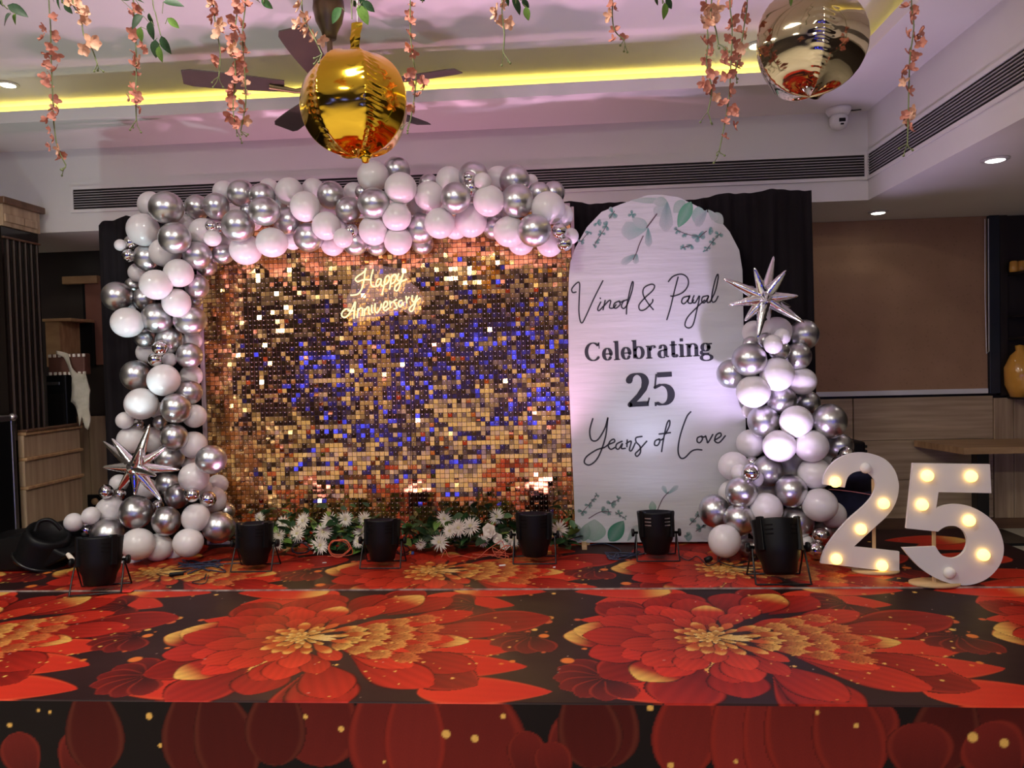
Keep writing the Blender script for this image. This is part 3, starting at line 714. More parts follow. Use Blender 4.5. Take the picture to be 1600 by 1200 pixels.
# ------------------------------------------------------------------ neon sign
YN = 4.80
NS = [ # traced in eighths of a pixel from (500,400)
 [(470,325),(440,292),(478,248),(530,215),(572,170),(568,162),(556,262),(545,330),(520,415),(480,470),(430,487),(380,490)],[(470,325),(540,298),(640,296)],[(665,165),(640,260),(635,330),(650,372),(690,385)],
 [(765,290),(725,290),(702,340),(708,378),(745,352),(768,290),(760,350),(782,378)],[(815,298),(795,390),(775,488)],[(800,335),(820,270),(850,245),(866,275),(848,330),(805,362)],
 [(890,285),(880,350),(868,420)],[(880,320),(905,250),(940,230),(955,262),(930,325),(880,352)],[(985,215),(968,285),(990,312),(1020,270),(1040,215),(1015,310),(990,390),(962,435),(933,420),(950,368),(1010,322),(1085,290)],
 [(390,700),(340,662),(285,692),(272,745),(310,768),(355,735),(400,660),(440,572),(440,620),(428,700),(425,785)],[(345,682),(432,684)],
 [(477,655),(464,775)],[(466,705),(500,655),(530,660),(524,750)],[(560,655),(550,752)],[(554,695),(590,640),(612,648),(610,712),(632,732)],
 [(650,610),(645,690),(665,712)],[(676,540),(670,558)],[(690,590),(688,680),(715,706),(755,650),(768,592)],[(790,655),(838,620),(842,575),(808,575),(790,640),(812,684),(862,650)],
 [(872,558),(882,650)],[(876,600),(905,568)],[(962,540),(922,568),(948,610),(960,648),(922,662)],[(1030,556),(990,566),(982,618),(1010,632),(1034,580),(1040,622)],
 [(1075,500),(1086,592)],[(1082,545),(1118,510)],[(1155,490),(1150,552),(1180,570),(1215,492),(1190,600),(1160,680),(1128,690),(1120,652),(1170,602),(1250,520)]]
c0 = at(596,462,YN)
ng = thing('neon_sign', (c0.x,YN,c0.z), 'warm neon sign reading Happy Anniversary on a clear panel before the sequin wall', 'sign')
mb = MB()
for st in NS:
    pts = catmull([at(500+x/8,400+y/8,YN) for x,y in st],5)
    mb.tube(pts,.0052,8)
mb.build('neon_lettering', M['neon'], ng, world=True)['label'] = 'glowing warm white script tubes'
out = [(545,490),(540,470),(548,452),(552,425),(572,414),(600,416),(634,420),(640,440),(655,452),(662,470),(650,490),(640,492),(630,485),(585,497),(553,505)]
M['acrylic'] = mat('clear_acrylic', (.95,.9,.9), .05, alpha=.07, spec=.5)
MB().poly([at(x,y,YN+.012) for x,y in out],(0,.004,0)).build('acrylic_panel', M['acrylic'], ng, world=True, fix=True)
MB().tube([at(553,417,YN+.03),at(553,345,YN+.06)],.0015,5).tube([at(640,430,YN+.03),at(640,345,YN+.06)],.0015,5).build('hanging_wire', M['alu'], ng, world=True)
MB().tube(catmull([at(639,490,YN+.005),at(641,500,YN+.03),at(644,520,YN+.03),at(643,600,YN+.03),at(640,800,YN+.03),Vector((at(640,840,YN).x,YN-.02,ZS+.01))],5),.002,5).build('power_lead', M['cable'], ng, world=True)

# ------------------------------------------------------------------ arch board
YB = 4.76
outl = [(900,849),(889,600),(888,470),(889,432),(891,410),(899,387),(917,355),(940,331),(970,319),(990,312),(1012,305),(1030,304),(1060,308),(1087,321),(1122,341),(1140,362),(1155,391),(1160,422),(1161,470),(1163,560),(1169,845)]
bd = thing('arch_board', (at(1030,800,YB).x,YB,ZS), 'tall white arch board printed Vinod & Payal Celebrating 25 Years of Love', 'board')
M['board'] = noisy(mat('board_cloth', rough=.6, spec=.3), (.50,.50,.515), (.54,.54,.555), 4, bump=.35, bscale=9)
for n in M['board'].node_tree.nodes:
    if n.type == 'MAPPING': n.inputs['Scale'].default_value = (.35,1,3.2)
fp = [at(x,y,YB) for x,y in outl]
zb_ = fp[0].z; fp[0].z = fp[-1].z = (fp[0].z+fp[-1].z)/2
mb = MB().poly(fp,(0,.045,0))
mb.build('board_face', M['board'], bd, world=True, fix=True)
q = at(914,858,YB-.05)
MB().bbox((q.x-.02,YB-.12,ZS+.006),(q.x+.012,YB+.02,ZS+.03),.003).build('prop_foot', M['ply'], bd, world=True)
MB().bbox((q.x+.9,YB-.02,ZS+.006),(q.x+.93,YB+.1,ZS+.03),.003).build('prop_foot', M['ply'], bd, world=True)
MB().bbox((fp[0].x+.05,YB+.006,ZS+.006),(fp[0].x+.09,YB+.04,zb_+.05),.003).bbox((fp[-1].x-.09,YB+.006,ZS+.006),(fp[-1].x-.05,YB+.04,zb_+.05),.003).build('leg', M['ply'], bd, world=True)
YF = YB-.0015
def ribbon(mb, P, w, y=YF):
    """flat stroke in the XZ plane; w: width or list"""
    n = len(P); ww = w if hasattr(w,'__len__') else [w]*n
    Lf, Rt = [], []
    for i in range(n):
        t = P[min(i+1,n-1)]-P[max(i-1,0)]; t = Vector((t.x,0,t.z)); t = t.normalized() if t.length>1e-9 else Vector((1,0,0))
        nrm = Vector((-t.z,0,t.x))*ww[i]*.5
        Lf.append((P[i].x+nrm.x,y,P[i].z+nrm.z)); Rt.append((P[i].x-nrm.x,y,P[i].z-nrm.z))
    mb.add(Lf+Rt,[(i,i+1,n+i+1,n+i) for i in range(n-1)])
    for i in (0,n-1):
        r = ww[i]*.5; mb.add([(P[i].x+r*math.cos(k*PI/5),y-.0001,P[i].z+r*math.sin(k*PI/5)) for k in range(10)],[tuple(range(10))])
T1 = [[(80,665),(60,668),(54,645),(85,609),(102,612),(101,680),(98,780),(105,840),(118,858),(140,820),(190,710),(230,630),(248,595)],
 [(235,728),(216,768),(224,782),(250,755)],[(231,703),(233,706)],[(262,718),(249,776)],[(253,755),(285,720),(297,724),(289,762),(312,765),(330,745)],
 [(350,722),(322,735),(315,760),(332,766),(356,742),(348,722),(362,728),(380,718)],[(404,712),(376,724),(364,755),(380,768),(402,738),(428,665),(438,612),(431,604),(416,660),(398,750),(395,803)],
 [(563,775),(530,735),(500,682),(505,640),(545,618),(570,624),(560,655),(512,700),(475,745),(480,778),(512,774),(555,732),(560,712)],
 [(658,600),(688,567),(738,554),(775,575),(781,620),(750,666),(695,690),(672,690)],[(718,572),(695,660),(670,765),(648,838)],
 [(792,690),(752,700),(740,728),(757,738),(786,706),(790,690),(780,728),(800,735),(815,715)],[(818,688),(806,722),(825,732),(852,690),(835,780),(812,868),(785,890),(761,872),(780,820),(845,752),(884,716)],
 [(905,688),(872,697),(866,724),(882,732),(904,702),(908,690),(899,728),(918,728)],[(918,728),(950,660),(968,580),(965,554),(950,590),(930,680),(930,724),(950,724),(968,692)]]
T2 = [[(185,297),(166,370),(176,428),(214,430),(258,362),(279,293)],[(279,293),(262,420),(218,538),(168,585),(133,572),(146,534),(208,492),(258,476),(290,450)],
 [(283,458),(320,442),(316,425),(293,438),(282,468),(298,488),(328,474)],[(368,438),(335,455),(330,480),(347,486),(370,452),(364,482),(388,482)],[(400,430),(398,472)],[(394,452),(425,438),(414,490),(428,495),(450,450)],
 [(492,408),(456,416),(456,442),(480,470),(482,508),(462,532),(451,516),(476,490),(522,438)],[(602,424),(576,435),(571,460),(590,463),(604,438),(596,424),(612,430),(628,418)],
 [(640,392),(664,340),(664,308),(648,330),(628,420),(615,502)],[(600,393),(670,384)],
 [(797,254),(770,290),(732,400),(718,490),(730,538),(758,542),(800,502),(832,490),(866,492)],[(866,406),(840,416),(838,440),(855,446),(871,422),(862,406),(878,412),(890,405)],
 [(890,405),(898,430),(905,446),(935,396)],[(945,432),(985,406),(981,386),(956,400),(948,436),(975,446),(1013,404)]]
let = MB()
for st in T1:
    P = catmull([at(880+x/4,290+y/4,YF) for x,y in st],7); ribbon(let,P,.0088)
for st in T2:
    P = catmull([at(880+x/4,580+y/4,YF) for x,y in st],7); ribbon(let,P,.0100)
# serif bold words: broad nib strokes (vertical = thick)
def arc(cx,cy,rx,ry,a0,a1,n=18): return [(cx+rx*math.cos(math.radians(a0+(a1-a0)*i/n)),cy+ry*math.sin(math.radians(a0+(a1-a0)*i/n))) for i in range(n+1)]
TK,TN = .135,.035
def srf(x,y,w=.13): return ('s',[(x-w,y),(x+w,y)],.035)
G = {
 'C':(.72,[('n',arc(.37,.335,.275,.315,48,318,26)),('f',[(.62,.66),(.62,.44)],.03),('f',[(.585,.57),(.62,.66)],.05)]),
 'e':(.46,[('n',arc(.225,.225,.145,.205,0,322,22)),('f',[(.10,.235),(.40,.235)],.04)]),
 'l':(.30,[('f',[(.15,.0),(.15,.68)],TK),srf(.15,.018),('f',[(.02,.66),(.15,.66)],.035)]),
 'b':(.56,[('f',[(.12,.03),(.12,.68)],TK),('f',[(.0,.66),(.12,.66)],.035),('n',arc(.28,.23,.165,.21,150,-150,22))]),
 'r':(.46,[('f',[(.13,.0),(.13,.45)],TK),srf(.13,.018),('f',[(.01,.44),(.13,.44)],.035),('n',arc(.30,.28,.12,.165,160,60,10)),('f',[(.36,.40),(.37,.37)],.12)]),
 'a':(.50,[('f',[(.34,.06),(.34,.32)],TK),('n',arc(.235,.32,.115,.135,0,150,12)),('f',[(.12,.36),(.125,.33)],.11),('n',arc(.22,.14,.14,.13,70,300,16)),('f',[(.34,.05),(.47,.035)],.045)]),
 't':(.34,[('f',[(.15,.10),(.15,.58)],TK),('f',[(.01,.445),(.30,.445)],.04),('n',arc(.22,.10,.075,.085,180,330,10))]),
 'i':(.30,[('f',[(.15,.0),(.15,.45)],TK),srf(.15,.018),('f',[(.02,.44),(.15,.44)],.035),('f',[(.15,.555),(.15,.665)],.12)]),
 'n':(.58,[('f',[(.13,.0),(.13,.45)],TK),srf(.13,.018),('f',[(.01,.44),(.13,.44)],.035),('n',arc(.30,.27,.15,.18,150,20,12)),('f',[(.435,.0),(.435,.32)],TK),srf(.435,.018)]),
 'g':(.52,[('n',arc(.22,.31,.13,.135,0,360,24)),('f',[(.30,.42),(.49,.43)],.05),('n',arc(.12,.12,.06,.06,90,270,10)),('f',[(.11,.075),(.36,.06)],.09),('n',arc(.25,-.06,.20,.11,60,-240,26))]),
 '2':(.50,[('n',arc(.23,.50,.165,.165,165,-20,20)+[(.36,.36),(.25,.22),(.06,.045)],.9),('f',[(.05,.05),(.44,.05)],.10),('f',[(.42,.04),(.46,.17)],.03)]),
 '5':(.50,[('f',[(.14,.62),(.44,.62)],.10),('f',[(.125,.64),(.085,.37)],.035),('n',[(.085,.37)]+arc(.22,.215,.185,.20,100,-120,24)),('f',[(.06,.03),(.10,.03)],.08)]),
}
def word(txt, A, B, size, bold=1.0):
    """baseline from world point A towards B on the board"""
    d = (B-A).normalized(); up = Vector((-d.z,0,d.x)); tot = sum(G[c][0] for c in txt); s = (B-A).length/tot; x = 0
    for c in txt:
        for st in G[c][1]:
            pts = st[1]
            P = [A+d*((x+px)*s)+up*(py*size) for px,py in pts]
            if st[0] == 'n':
                w = []
                for i in range(len(pts)):
                    t = Vector((pts[min(i+1,len(pts)-1)][0]-pts[max(i-1,0)][0], pts[min(i+1,len(pts)-1)][1]-pts[max(i-1,0)][1])); t.normalize()
                    w.append((TN+(TK*bold-TN)*abs(t.y)**1.4)*size)
            else: w = st[2]*size
            if st[0] != 'n':
                n_ = Vector((P[1]-P[0])); n_.normalize(); pr = Vector((-n_.z,0,n_.x))*w*.5
                q = [P[0]+pr,P[1]+pr,P[1]-pr,P[0]-pr]; let.add([(v.x,YF-.0002,v.z) for v in q],[(0,1,2,3)])
            else:
                ribbon(let,P,w,YF-.0001)
        x += G[c][0]
A = at(880+133/4,290+1100/4,YF); B = at(880+938/4,290+1062/4,YF)
word('Celebrating', A, B, .178)
A = at(880+400/4,580+225/4,YF); B = at(880+708/4,580+208/4,YF)
word('25', A, B, .315, 1.1)
let.build('lettering', M['ink'], bd, world=True)
# printed leaves
leafv, leaff, leafc = [], [], []
M['leaf_print'] = print_mat('leaf_print', .6)
def flush_leaf():
    global leafv, leaff, leafc
    me = bpy.data.meshes.new('leaf_print'); me.from_pydata([tuple(Vector(v)-bd.location) for v in leafv],[],leaff)
    ca_ = me.color_attributes.new('print','FLOAT_COLOR','POINT'); ca_.data.foreach_set('color', np.concatenate([np.array(leafc),np.ones((len(leafc),1))],1).reshape(-1).astype(np.float32))
    me.materials.append(M['leaf_print']); link('leaf_print', me, bd); leafv, leaff, leafc = [], [], []
BC = np.array((.52,.52,.535))
def pleaf(bx,by,tx,ty,w,col,a0=.9,a1=.15,ox=880,oy=290,fan=False,sh=0):
    """leaf blade from base to tip in quarter pixels; ink fades from a0 to a1"""
    P0 = at(ox+bx/4,oy+by/4,YF); P1 = at(ox+tx/4,oy+ty/4,YF); d = P1-P0; nr = Vector((-d.z,0,d.x)).normalized()
    n, m = 12, 6; base = len(leafv); W = w/4/F*YB
    for i in range(n+1):
        u = i/n; pr = (u**.75*(1.0-.25*u*u*u)*(1 if u<.93 else .8)) if fan else math.sin(PI*u**.85)**.8
        for j in range(m+1):
            v = j/m*2-1
            p = P0+d*u+nr*(v*pr*W*.5)
            if fan: p = p-d*(.16*v*v*u)
            leafv.append((p.x,YF+.0007-sh*.0001,p.z))
            k = min(1,1.25*(a0+(a1-a0)*u)+.06); k *= (1-.35*abs(v)) if fan else (1-.25*(1-abs(v)))
            if u >= .999 and fan: k = 0
            leafc.append(BC*(1-k)+np.array(col)*k)
    for i in range(n):
        for j in range(m):
            q = base+i*(m+1)+j; leaff.append((q,q+1,q+m+2,q+m+1))
TE, GR, DG = (.05,.24,.21), (.10,.34,.20), (.04,.20,.12)
for (bx,by,tx,ty,w,c,a0,a1,fan,sh) in ((530,262,362,290,150,(.12,.36,.30),.6,.12,1,0),(528,262,430,205,60,(.12,.36,.30),.35,.1,0,1),(530,262,535,385,60,TE,.75,.1,1,2),
  (650,98,575,190,95,(.2,.42,.36),.4,.05,1,0),(650,98,640,290,110,TE,.6,.02,1,1),(650,98,560,105,60,GR,.35,.05,0,2),(760,95,690,170,70,GR,.35,.2,0,0),(800,100,718,262,78,GR,.75,.7,0,1),(845,130,850,260,85,(.2,.45,.36),.55,.12,0,0),(900,150,830,255,70,TE,.4,.1,1,1),(905,150,960,215,60,GR,.4,.1,1,2),(940,170,1000,240,60,GR,.3,.1,0,0),(640,95,420,92,34,GR,.35,.15,0,1)):
    pleaf(bx,by,tx,ty,w,c,a0,a1,880,290,bool(fan),sh); flush_leaf()
def floret(x,y,r,oy=290,c=TE,sd=0):
    g = random.Random(int(x*7+y))
    for k in range(4):
        a = g.uniform(0,6.28); pleaf(x,y,x+r*math.cos(a),y+r*math.sin(a),r*.9,c,.95,.35,880,oy,True,k)
    flush_leaf()
for (x,y,r) in ((212,232,30),(272,252,32),(240,300,26),(212,345,22),(195,378,16),(160,288,26),(112,348,24),(310,170,40),(430,180,28),(713,280,26),(755,302,24),(845,312,46),(800,368,34),(750,388,22),(910,282,30),(972,305,30),(935,350,26),(900,390,22),(885,412,14)): floret(x,y,r)
pleaf(462,428,360,490,60,TE,.7,.05,880,290,True); pleaf(462,428,450,490,50,TE,.7,.05,880,290,True,1); flush_leaf()
for (x,y,r) in ((120,875,32),(158,835,26),(190,800,20),(210,775,18),(240,880,40),(300,828,34),(342,798,22),(285,880,24),(350,890,26),(385,915,18),(805,945,30),(850,900,26),(860,975,34),(840,895,22),(780,1030,26),(890,965,20)): floret(x,y,r,580,(.05,.17,.14))
for (bx,by,tx,ty,w,c,a0,a1,fan,sh) in ((190,1064,195,925,150,(.16,.34,.22),.6,.3,0,0),(95,1064,78,950,70,(.14,.32,.22),.6,.3,0,1),(125,1064,150,950,70,(.10,.28,.16),.6,.4,0,2),(290,1064,378,935,95,DG,.85,.7,0,1),(400,1064,470,960,60,(.12,.3,.24),.5,.1,1,0),(650,770,620,715,40,TE,.6,.1,1,0),(650,770,720,715,40,TE,.6,.1,1,1),(562,880,555,810,46,(.1,.3,.2),.7,.2,0,0),(780,1064,790,1000,40,TE,.6,.2,0,0)):
    pleaf(bx,by,tx,ty,w,c,a0,a1,880,580,bool(fan),sh); flush_leaf()
tw = MB()
for (oy,pts,w) in ((290,[(585,178),(550,225),(522,262)],.008),(290,[(500,315),(475,370),(462,410),(438,462)],.006),(290,[(895,285),(870,305),(848,328)],.006),(290,[(800,372),(770,382),(745,388)],.005),(290,[(272,250),(240,300),(210,345),(193,380)],.004),(290,[(320,160),(290,205)],.005),(290,[(160,290),(110,350)],.004),(290,[(700,270),(760,300),(845,320)],.004),(290,[(985,295),(935,350),(890,410)],.004),(580,[(588,872),(620,800),(658,755)],.006),(580,[(110,890),(160,835),(212,772)],.004),(580,[(160,920),(230,880),(300,880)],.005),(580,[(290,830),(350,800)],.004),(580,[(325,880),(385,918)],.004),(580,[(790,960),(850,895)],.005),(580,[(830,1000),(890,965)],.005)):
    P = catmull([at(880+x/4,oy+y/4,YF) for x,y in pts],4); ribbon(tw,P,w,YF-.0003)
tw.build('twig_print', mat('twig_ink',(.10,.06,.08),.6), bd, world=True)
# ------------------------------------------------------------------ balloons of the garland
# finish, x, y, radius, layer (3 in front .. 1 behind); finishes: W white, C chrome, w small white, m small mirror
BAL = """
w 188 383 9 2|m 205 379 11 2|m 201 399 10 2|W 224 359 25 2|W 236 320 20 1|C 260 325 25.7 3|C 273 372 24.5 3|W 288 352 18 1|C 308 324 19 1|C 338 322 20 2
W 318 363 22 2|w 332 372 13 3|m 330 353 9 3|m 344 357 9.5 2|C 372 353 25 3|C 377 302 21 2|W 350 300 17 1|W 258 395 23 2|C 230 403 21 2|W 216 426 15 1
W 279 427 22.5 3|C 308 399 22 2|C 323 415 16 1|C 348 397 16 1|W 358 381 17 1|W 384 390 24 2|C 308 448 18.5 2|W 244 445 24 3|C 183 463 23 2|C 209 446 13 1
C 225 467 17 1|W 276 473 22 3|C 304 470 12 1|W 199 504 24 3|W 197 482 14 1|C 246 497 24 2|C 297 500 24 2|C 265 532 21 2|C 227 528 16 1|W 230 551 17 1
m 250 544 12 3|m 243 562 11 3|w 265 562 11 2|C 296 556 20 2|W 300 532 15 1|C 213 587 24 2|W 256 594 25 3|W 299 587 17 1|C 296 613 19.5 2|W 233 591 13 1
W 221 631 25 3|C 275 638 23.5 3|W 304 650 18.5 2|w 195 657 13.5 3|m 216 664 10 2|W 246 641 13 1|C 250 660 11 2|C 272 683 21 3|W 302 695 21 2|W 206 687 22 2
W 236 687 20 1|C 265 715 22 2|W 298 726 13 1|C 330 718 23 3|W 303 746 23 3|W 340 757 16 1|w 317 763 14 3|m 300 773 12 3|m 325 780 13 3|W 334 781 20 2
C 263 756 20 2|C 277 775 19.5 2|C 352 799 15 1|C 342 824 25 2|W 306 809 22 3|C 260 814 22.5 3|m 247 791 10 2|C 213 800 26 3|W 173 797 22 2|m 166 768 11 3
m 187 772 10 2|W 186 755 14 1|W 229 764 17 1|w 115 816 14.5 3|w 142 806 14 3|m 135 828 12.5 2|C 170 835 27 2|W 216 850 25.5 3|W 247 855 22.5 2|W 294 848 23 3
W 271 865 16 1|W 206 881 18 2|W 234 872 15 1|W 420 294 15 1|C 410 307 20 2|C 413 330 23 3|W 452 299 21 2|W 490 297 18 1|W 477 323 23 3|C 517 305 21 2
C 449 345 21 2|W 425 379 23.5 3|W 457 376 14 1|C 482 371 22.5 2|W 510 353 22 3|w 530 355 13 2|C 544 328 20 2|W 553 301 16 1|W 583 275 24 2|C 620 266 20.5 1
W 626 294 24 3|C 584 318 24 3|C 567 300 12 1|W 584 360 23 2|W 620 339 22 2|W 622 376 22 2|W 520 382 18 1|w 536 372 15 3|m 549 361 11 2|C 555 380 19 2
C 589 384 16 1|C 657 357 23 2|C 660 380 17 1|W 687 349 23 3|W 736 345 25 2|W 712 356 18 1|W 671 307 23 2|C 670 287 15 1|W 702 281 20 2|C 712 309 23 3
C 740 275 22 2|m 736 294 14.5 3|m 733 277 10 3|w 754 283 13 3|W 779 279 19 1|W 764 314 23.5 3|W 738 304 12 2|W 652 322 16 1|W 513 328 14 1|C 804 282 23 2
C 808 314 25 3|C 842 302 17 2|C 865 301 17 1|W 829 285 12 1|W 856 325 25 3|W 877 337 18 2|C 835 360 25 3|W 796 362 24 2|W 814 379 19.5 1|W 859 379 21 2
m 874 361 12 3|m 882 381 11.5 3|w 892 369 12 2|C 772 355 18 1|W 793 340 18 1|C 390 330 14 1|W 433 316 16 1|W 395 345 15 1
W 1213 519 23 2|W 1177 519 17 1|C 1256 523 22 2|w 1222 526 12.5 3|w 1208 538 14 3|C 1197 532 12 2|C 1218 548 15 2|C 1171 562 25 3|C 1173 538 12 1|C 1246 557 20 2
W 1214 585 25 3|C 1143 584 22 2|W 1177 612 24.5 3|W 1253 596 20.5 2|C 1221 625 21.5 2|C 1261 630 19 1|C 1193 658 24 2|W 1244 659 24 3|C 1296 658 25.5 3|W 1173 693 21 1
W 1218 697 24 3|W 1268 697 24 3|C 1311 697 20 2|m 1322 710 12 3|m 1310 723 10 3|w 1298 720 10.5 2|W 1146 728 22 2|C 1200 736 23 2|m 1175 724 10.5 2|w 1155 738 12.5 3
m 1173 738 13 3|w 1180 748 12.5 2|W 1239 730 20 1|W 1273 740 24 3|C 1158 769 23.5 3|W 1143 770 19 1|C 1236 767 24 3|W 1197 767 15 1|W 1197 795 24 3|C 1116 798 24 2
C 1155 812 23.5 3|W 1132 845 24.5 3|W 1281 789 25 3|W 1302 804 19 2|C 1245 815 25 2|m 1283 837 12.5 3|m 1275 860 13.5 3|w 1260 848 11 2|C 1169 857 15.5 2|W 1187 824 17 1
C 1288 830 18 1|W 1172 642 12 1|W 1232 640 12 1
"""
B = []
for ln in BAL.strip().splitlines():
    for it in ln.split('|'):
        k, x, y, r, ly = it.split(); B.append([k, float(x), float(y), float(r), int(ly)])
nB = len(B)
bx = np.array([b[1] for b in B]); by = np.array([b[2] for b in B]); br = np.array([b[3] for b in B]); bl = np.array([b[4] for b in B], float)
def base_y(x, y):
    if x > 1000: return 4.58-.10*smooth(740,860,y)
    return 4.64-.18*smooth(760,860,y)*(1 if x < 370 else 0)
Yb = np.array([base_y(x,y) for x,y in zip(bx,by)]) - .11*(bl-2)
key = bl + .2*(br < 14.6) + .002*np.arange(nB)/nB
yj = rng.normal(0,.004,nB); Yb = Yb+yj
for itn in range(120):
    R = br*Yb/F*1.03; mv = np.zeros(nB)
    for i in range(nB):
        dx = (bx-bx[i]); dy = (by-by[i])
        near = np.where((np.abs(dx)<br+br[i])&(np.abs(dy)<br+br[i]))[0]
        for j in near:
            if j <= i: continue
            d = math.hypot(dx[j],dy[j])*Yb[i]/F; rs = (R[i]+R[j])*.90
            if d >= rs: continue
            need = math.sqrt(rs*rs-d*d)*.97
            if abs(bl[i]-bl[j]) < .5 and d > .45*rs: f, k = (i,j) if Yb[i] < Yb[j] else (j,i)
            else: f, k = (i,j) if key[i] > key[j] else (j,i)
            gap = Yb[k]-Yb[f]
            if gap < need:
                m = (need-gap)*.35; mv[f] -= m*.9; mv[k] += m*.7
    Yb = Yb+np.clip(mv,-.05,.05)
    lim = np.where((bx>300)&(bx<905), 4.865, np.where((bx>1000)&(bx<1172), 4.745, 4.97))
    Yb = np.minimum(Yb, lim-R)
    Yb = np.maximum(Yb, np.where(bx<1000, 4.02, 4.08))
def balloon_mesh(name, m, seg, rings):
    prof = []
    for i in range(rings+1):
        a = PI*i/rings; r = math.sin(a); z = -math.cos(a)
        k = 1-.10*max(0,-z)**2*0 ; 
        if z < 0: z *= 1+.10*(-z)**3; r *= 1-.05*(-z)
        prof.append((max(1e-7,r*k), z))
    return MB().lathe(prof, seg).mesh(name, m)
def knot_mesh(name, m):
    return MB().lathe([(.02,-1.04),(.05,-1.09),(.06,-1.12),(.04,-1.15),(.09,-1.20),(.085,-1.21),(1e-4,-1.19)], 12).mesh(name, m)
BM = {'W': balloon_mesh('white_balloon', M['balloon'], 40, 24), 'C': balloon_mesh('chrome_balloon', M['chrome'], 40, 24),
      'w': balloon_mesh('small_white_balloon', M['balloon'], 32, 18), 'm': balloon_mesh('mirror_balloon', M['mirror'], 32, 18)}
KM = {'W': knot_mesh('knot', M['balloon']), 'C': knot_mesh('knot', M['chrome']), 'w': knot_mesh('knot', M['balloon']), 'm': knot_mesh('knot', M['mirror'])}
def seg_of(x, y):
    if x > 1000:
        if y < 572: return 'top of the right column, under the starburst', 'y'
        if y < 645: return 'upper part of the right column', 'y'
        if y < 712: return 'middle of the right column', 'x'
        if y < 783: return 'lower part of the right column', 'x'
        return 'foot of the right column', 'x'
    if y > 783 and x < 400: return "foot of the arch's left leg", 'x'
    if y > 700 and x < 400: return "arch's left leg beside the starburst", 'x'
    if y > 575 and x < 400: return "arch's left leg above the starburst", 'y'
    if y > 490 and x < 330: return "middle of the arch's left leg", 'y'
    if y > 412 and x < 330: return "upper left leg of the arch", 'y'
    if x < 330: return "top left corner of the arch", 'x'
    if x < 440: return 'arch top right after its left corner', 'x'
    if x < 530: return 'arch top left of the gold ball', 'x'
    if x < 605: return 'arch top under the gold ball', 'x'
    if x < 690: return 'arch top just right of the gold ball', 'x'
    if x < 782: return 'arch top between gold ball and right end', 'x'
    return "right end of the arch", 'x'
FN = {'W': ('white','white latex balloon'), 'C': ('chrome','chrome silver balloon'), 'w': ('small white','small white balloon'), 'm': ('mini mirror','mini mirror silver balloon')}
groups = {}
for i in range(nB):
    sname, ax = seg_of(bx[i],by[i]); groups.setdefault((sname,ax,B[i][0]),[]).append(i)
ORD = ['first','second','third','fourth','fifth','sixth','seventh','eighth','ninth','tenth','eleventh','twelfth','thirteenth','fourteenth']
LAB = {}
for (sname,ax,k), ids in groups.items():
    ids.sort(key=lambda i: (bx[i] if ax == 'x' else by[i]))
    nm = FN[k][1]
    for q, i in enumerate(ids):
        if len(ids) == 1: LAB[i] = f'only {nm} in the {sname}'
        elif q == len(ids)-1: LAB[i] = f"{'rightmost' if ax=='x' else 'lowest'} {nm} in the {sname}"
        elif q == 0: LAB[i] = f"{'leftmost' if ax=='x' else 'topmost'} {nm} in the {sname}"
        else: LAB[i] = f"{nm} {ORD[q]} from {'left' if ax=='x' else 'top'} in the {sname}"
BNAME = {'W':'white_balloon','C':'chrome_balloon','w':'small_white_balloon','m':'mirror_balloon'}
FACING = {(477,323),(626,294),(620,339),(764,314),(413,330)}
for i in range(nB):
    k = B[i][0]; p = at(bx[i],by[i],Yb[i]); R = 1.04*br[i]*Yb[i]/F
    o = link(BNAME[k], BM[k], None, p)
    g = random.Random(i)
    if (int(bx[i]),int(by[i])) in FACING: dirv = Vector((g.uniform(-.1,.1),-1,g.uniform(-.05,.1)))*-1
    else: dirv = Vector((g.gauss(0,.35),1,g.gauss(0,.35)))
    # local -Z (the neck) points along dirv
    o.rotation_mode = 'QUATERNION'; o.rotation_quaternion = (-dirv).normalized().to_track_quat('Z','Y')
    sx = 1+g.uniform(-.03,.03); o.scale = (R*sx,R*(2-sx),R*.97)
    tag(o, LAB[i], 'balloon', 'balloons of the arch garland' if bx[i] < 1000 else 'balloons of the right column')
    link('knot', KM[k], o)

# ------------------------------------------------------------------ starburst foil balloons
def star(cx, cy, Y, tips, label, base=.036):
    c = at(cx,cy,Y); t = thing('starburst_balloon', c, label, 'balloon', 'silver starburst foil balloons')
    MB().ball((0,0,0), base*1.5, 18, 12).build('core', M['silver_foil'], t)
    for i, (x,y,dy) in enumerate(tips):
        d = at(x,y,Y+dy)-c; L_ = d.length; mb = MB(); g = random.Random(i+int(cx))
        q = d.normalized().to_track_quat('Z','Y').to_matrix(); vs = []; fs = []; n, m = 22, 10
        for a in range(n+1):
            u = a/n; r = base*(1.0-u)**.8+.0045
            if u < .12: r *= .75+u*2
            if a == n: r = .001
            for b in range(m):
                th = 2*PI*b/m; rr = r*(1+.16*math.cos(4*th)+.05*math.sin(a*2.1+b*1.7)*(1-u)+g.uniform(-.035,.035))
                vs.append(q @ Vector((rr*math.cos(th),rr*math.sin(th),u*L_)))
        for a in range(n):
            for b in range(m): fs.append((a*m+b,a*m+(b+1)%m,(a+1)*m+(b+1)%m,(a+1)*m+b))
        mb.add(vs,fs,0,True); mb.build('spike', M['silver_foil'], t)
c4 = lambda x,y: (80+x/4.286, 650+y/4.286)
star(*c4(565,345), 4.25, [(*c4(660,55),.05),(*c4(770,210),.08),(*c4(862,360),.06),(*c4(742,572),-.02),(*c4(560,530),-.05),(*c4(445,500),.05),(*c4(343,342),-.03),(*c4(345,168),.08),(*c4(405,150),.02),(*c4(705,400),-.16),(*c4(600,212),-.16),(*c4(500,360),.2)], 'silver starburst balloon before the left leg of the arch')
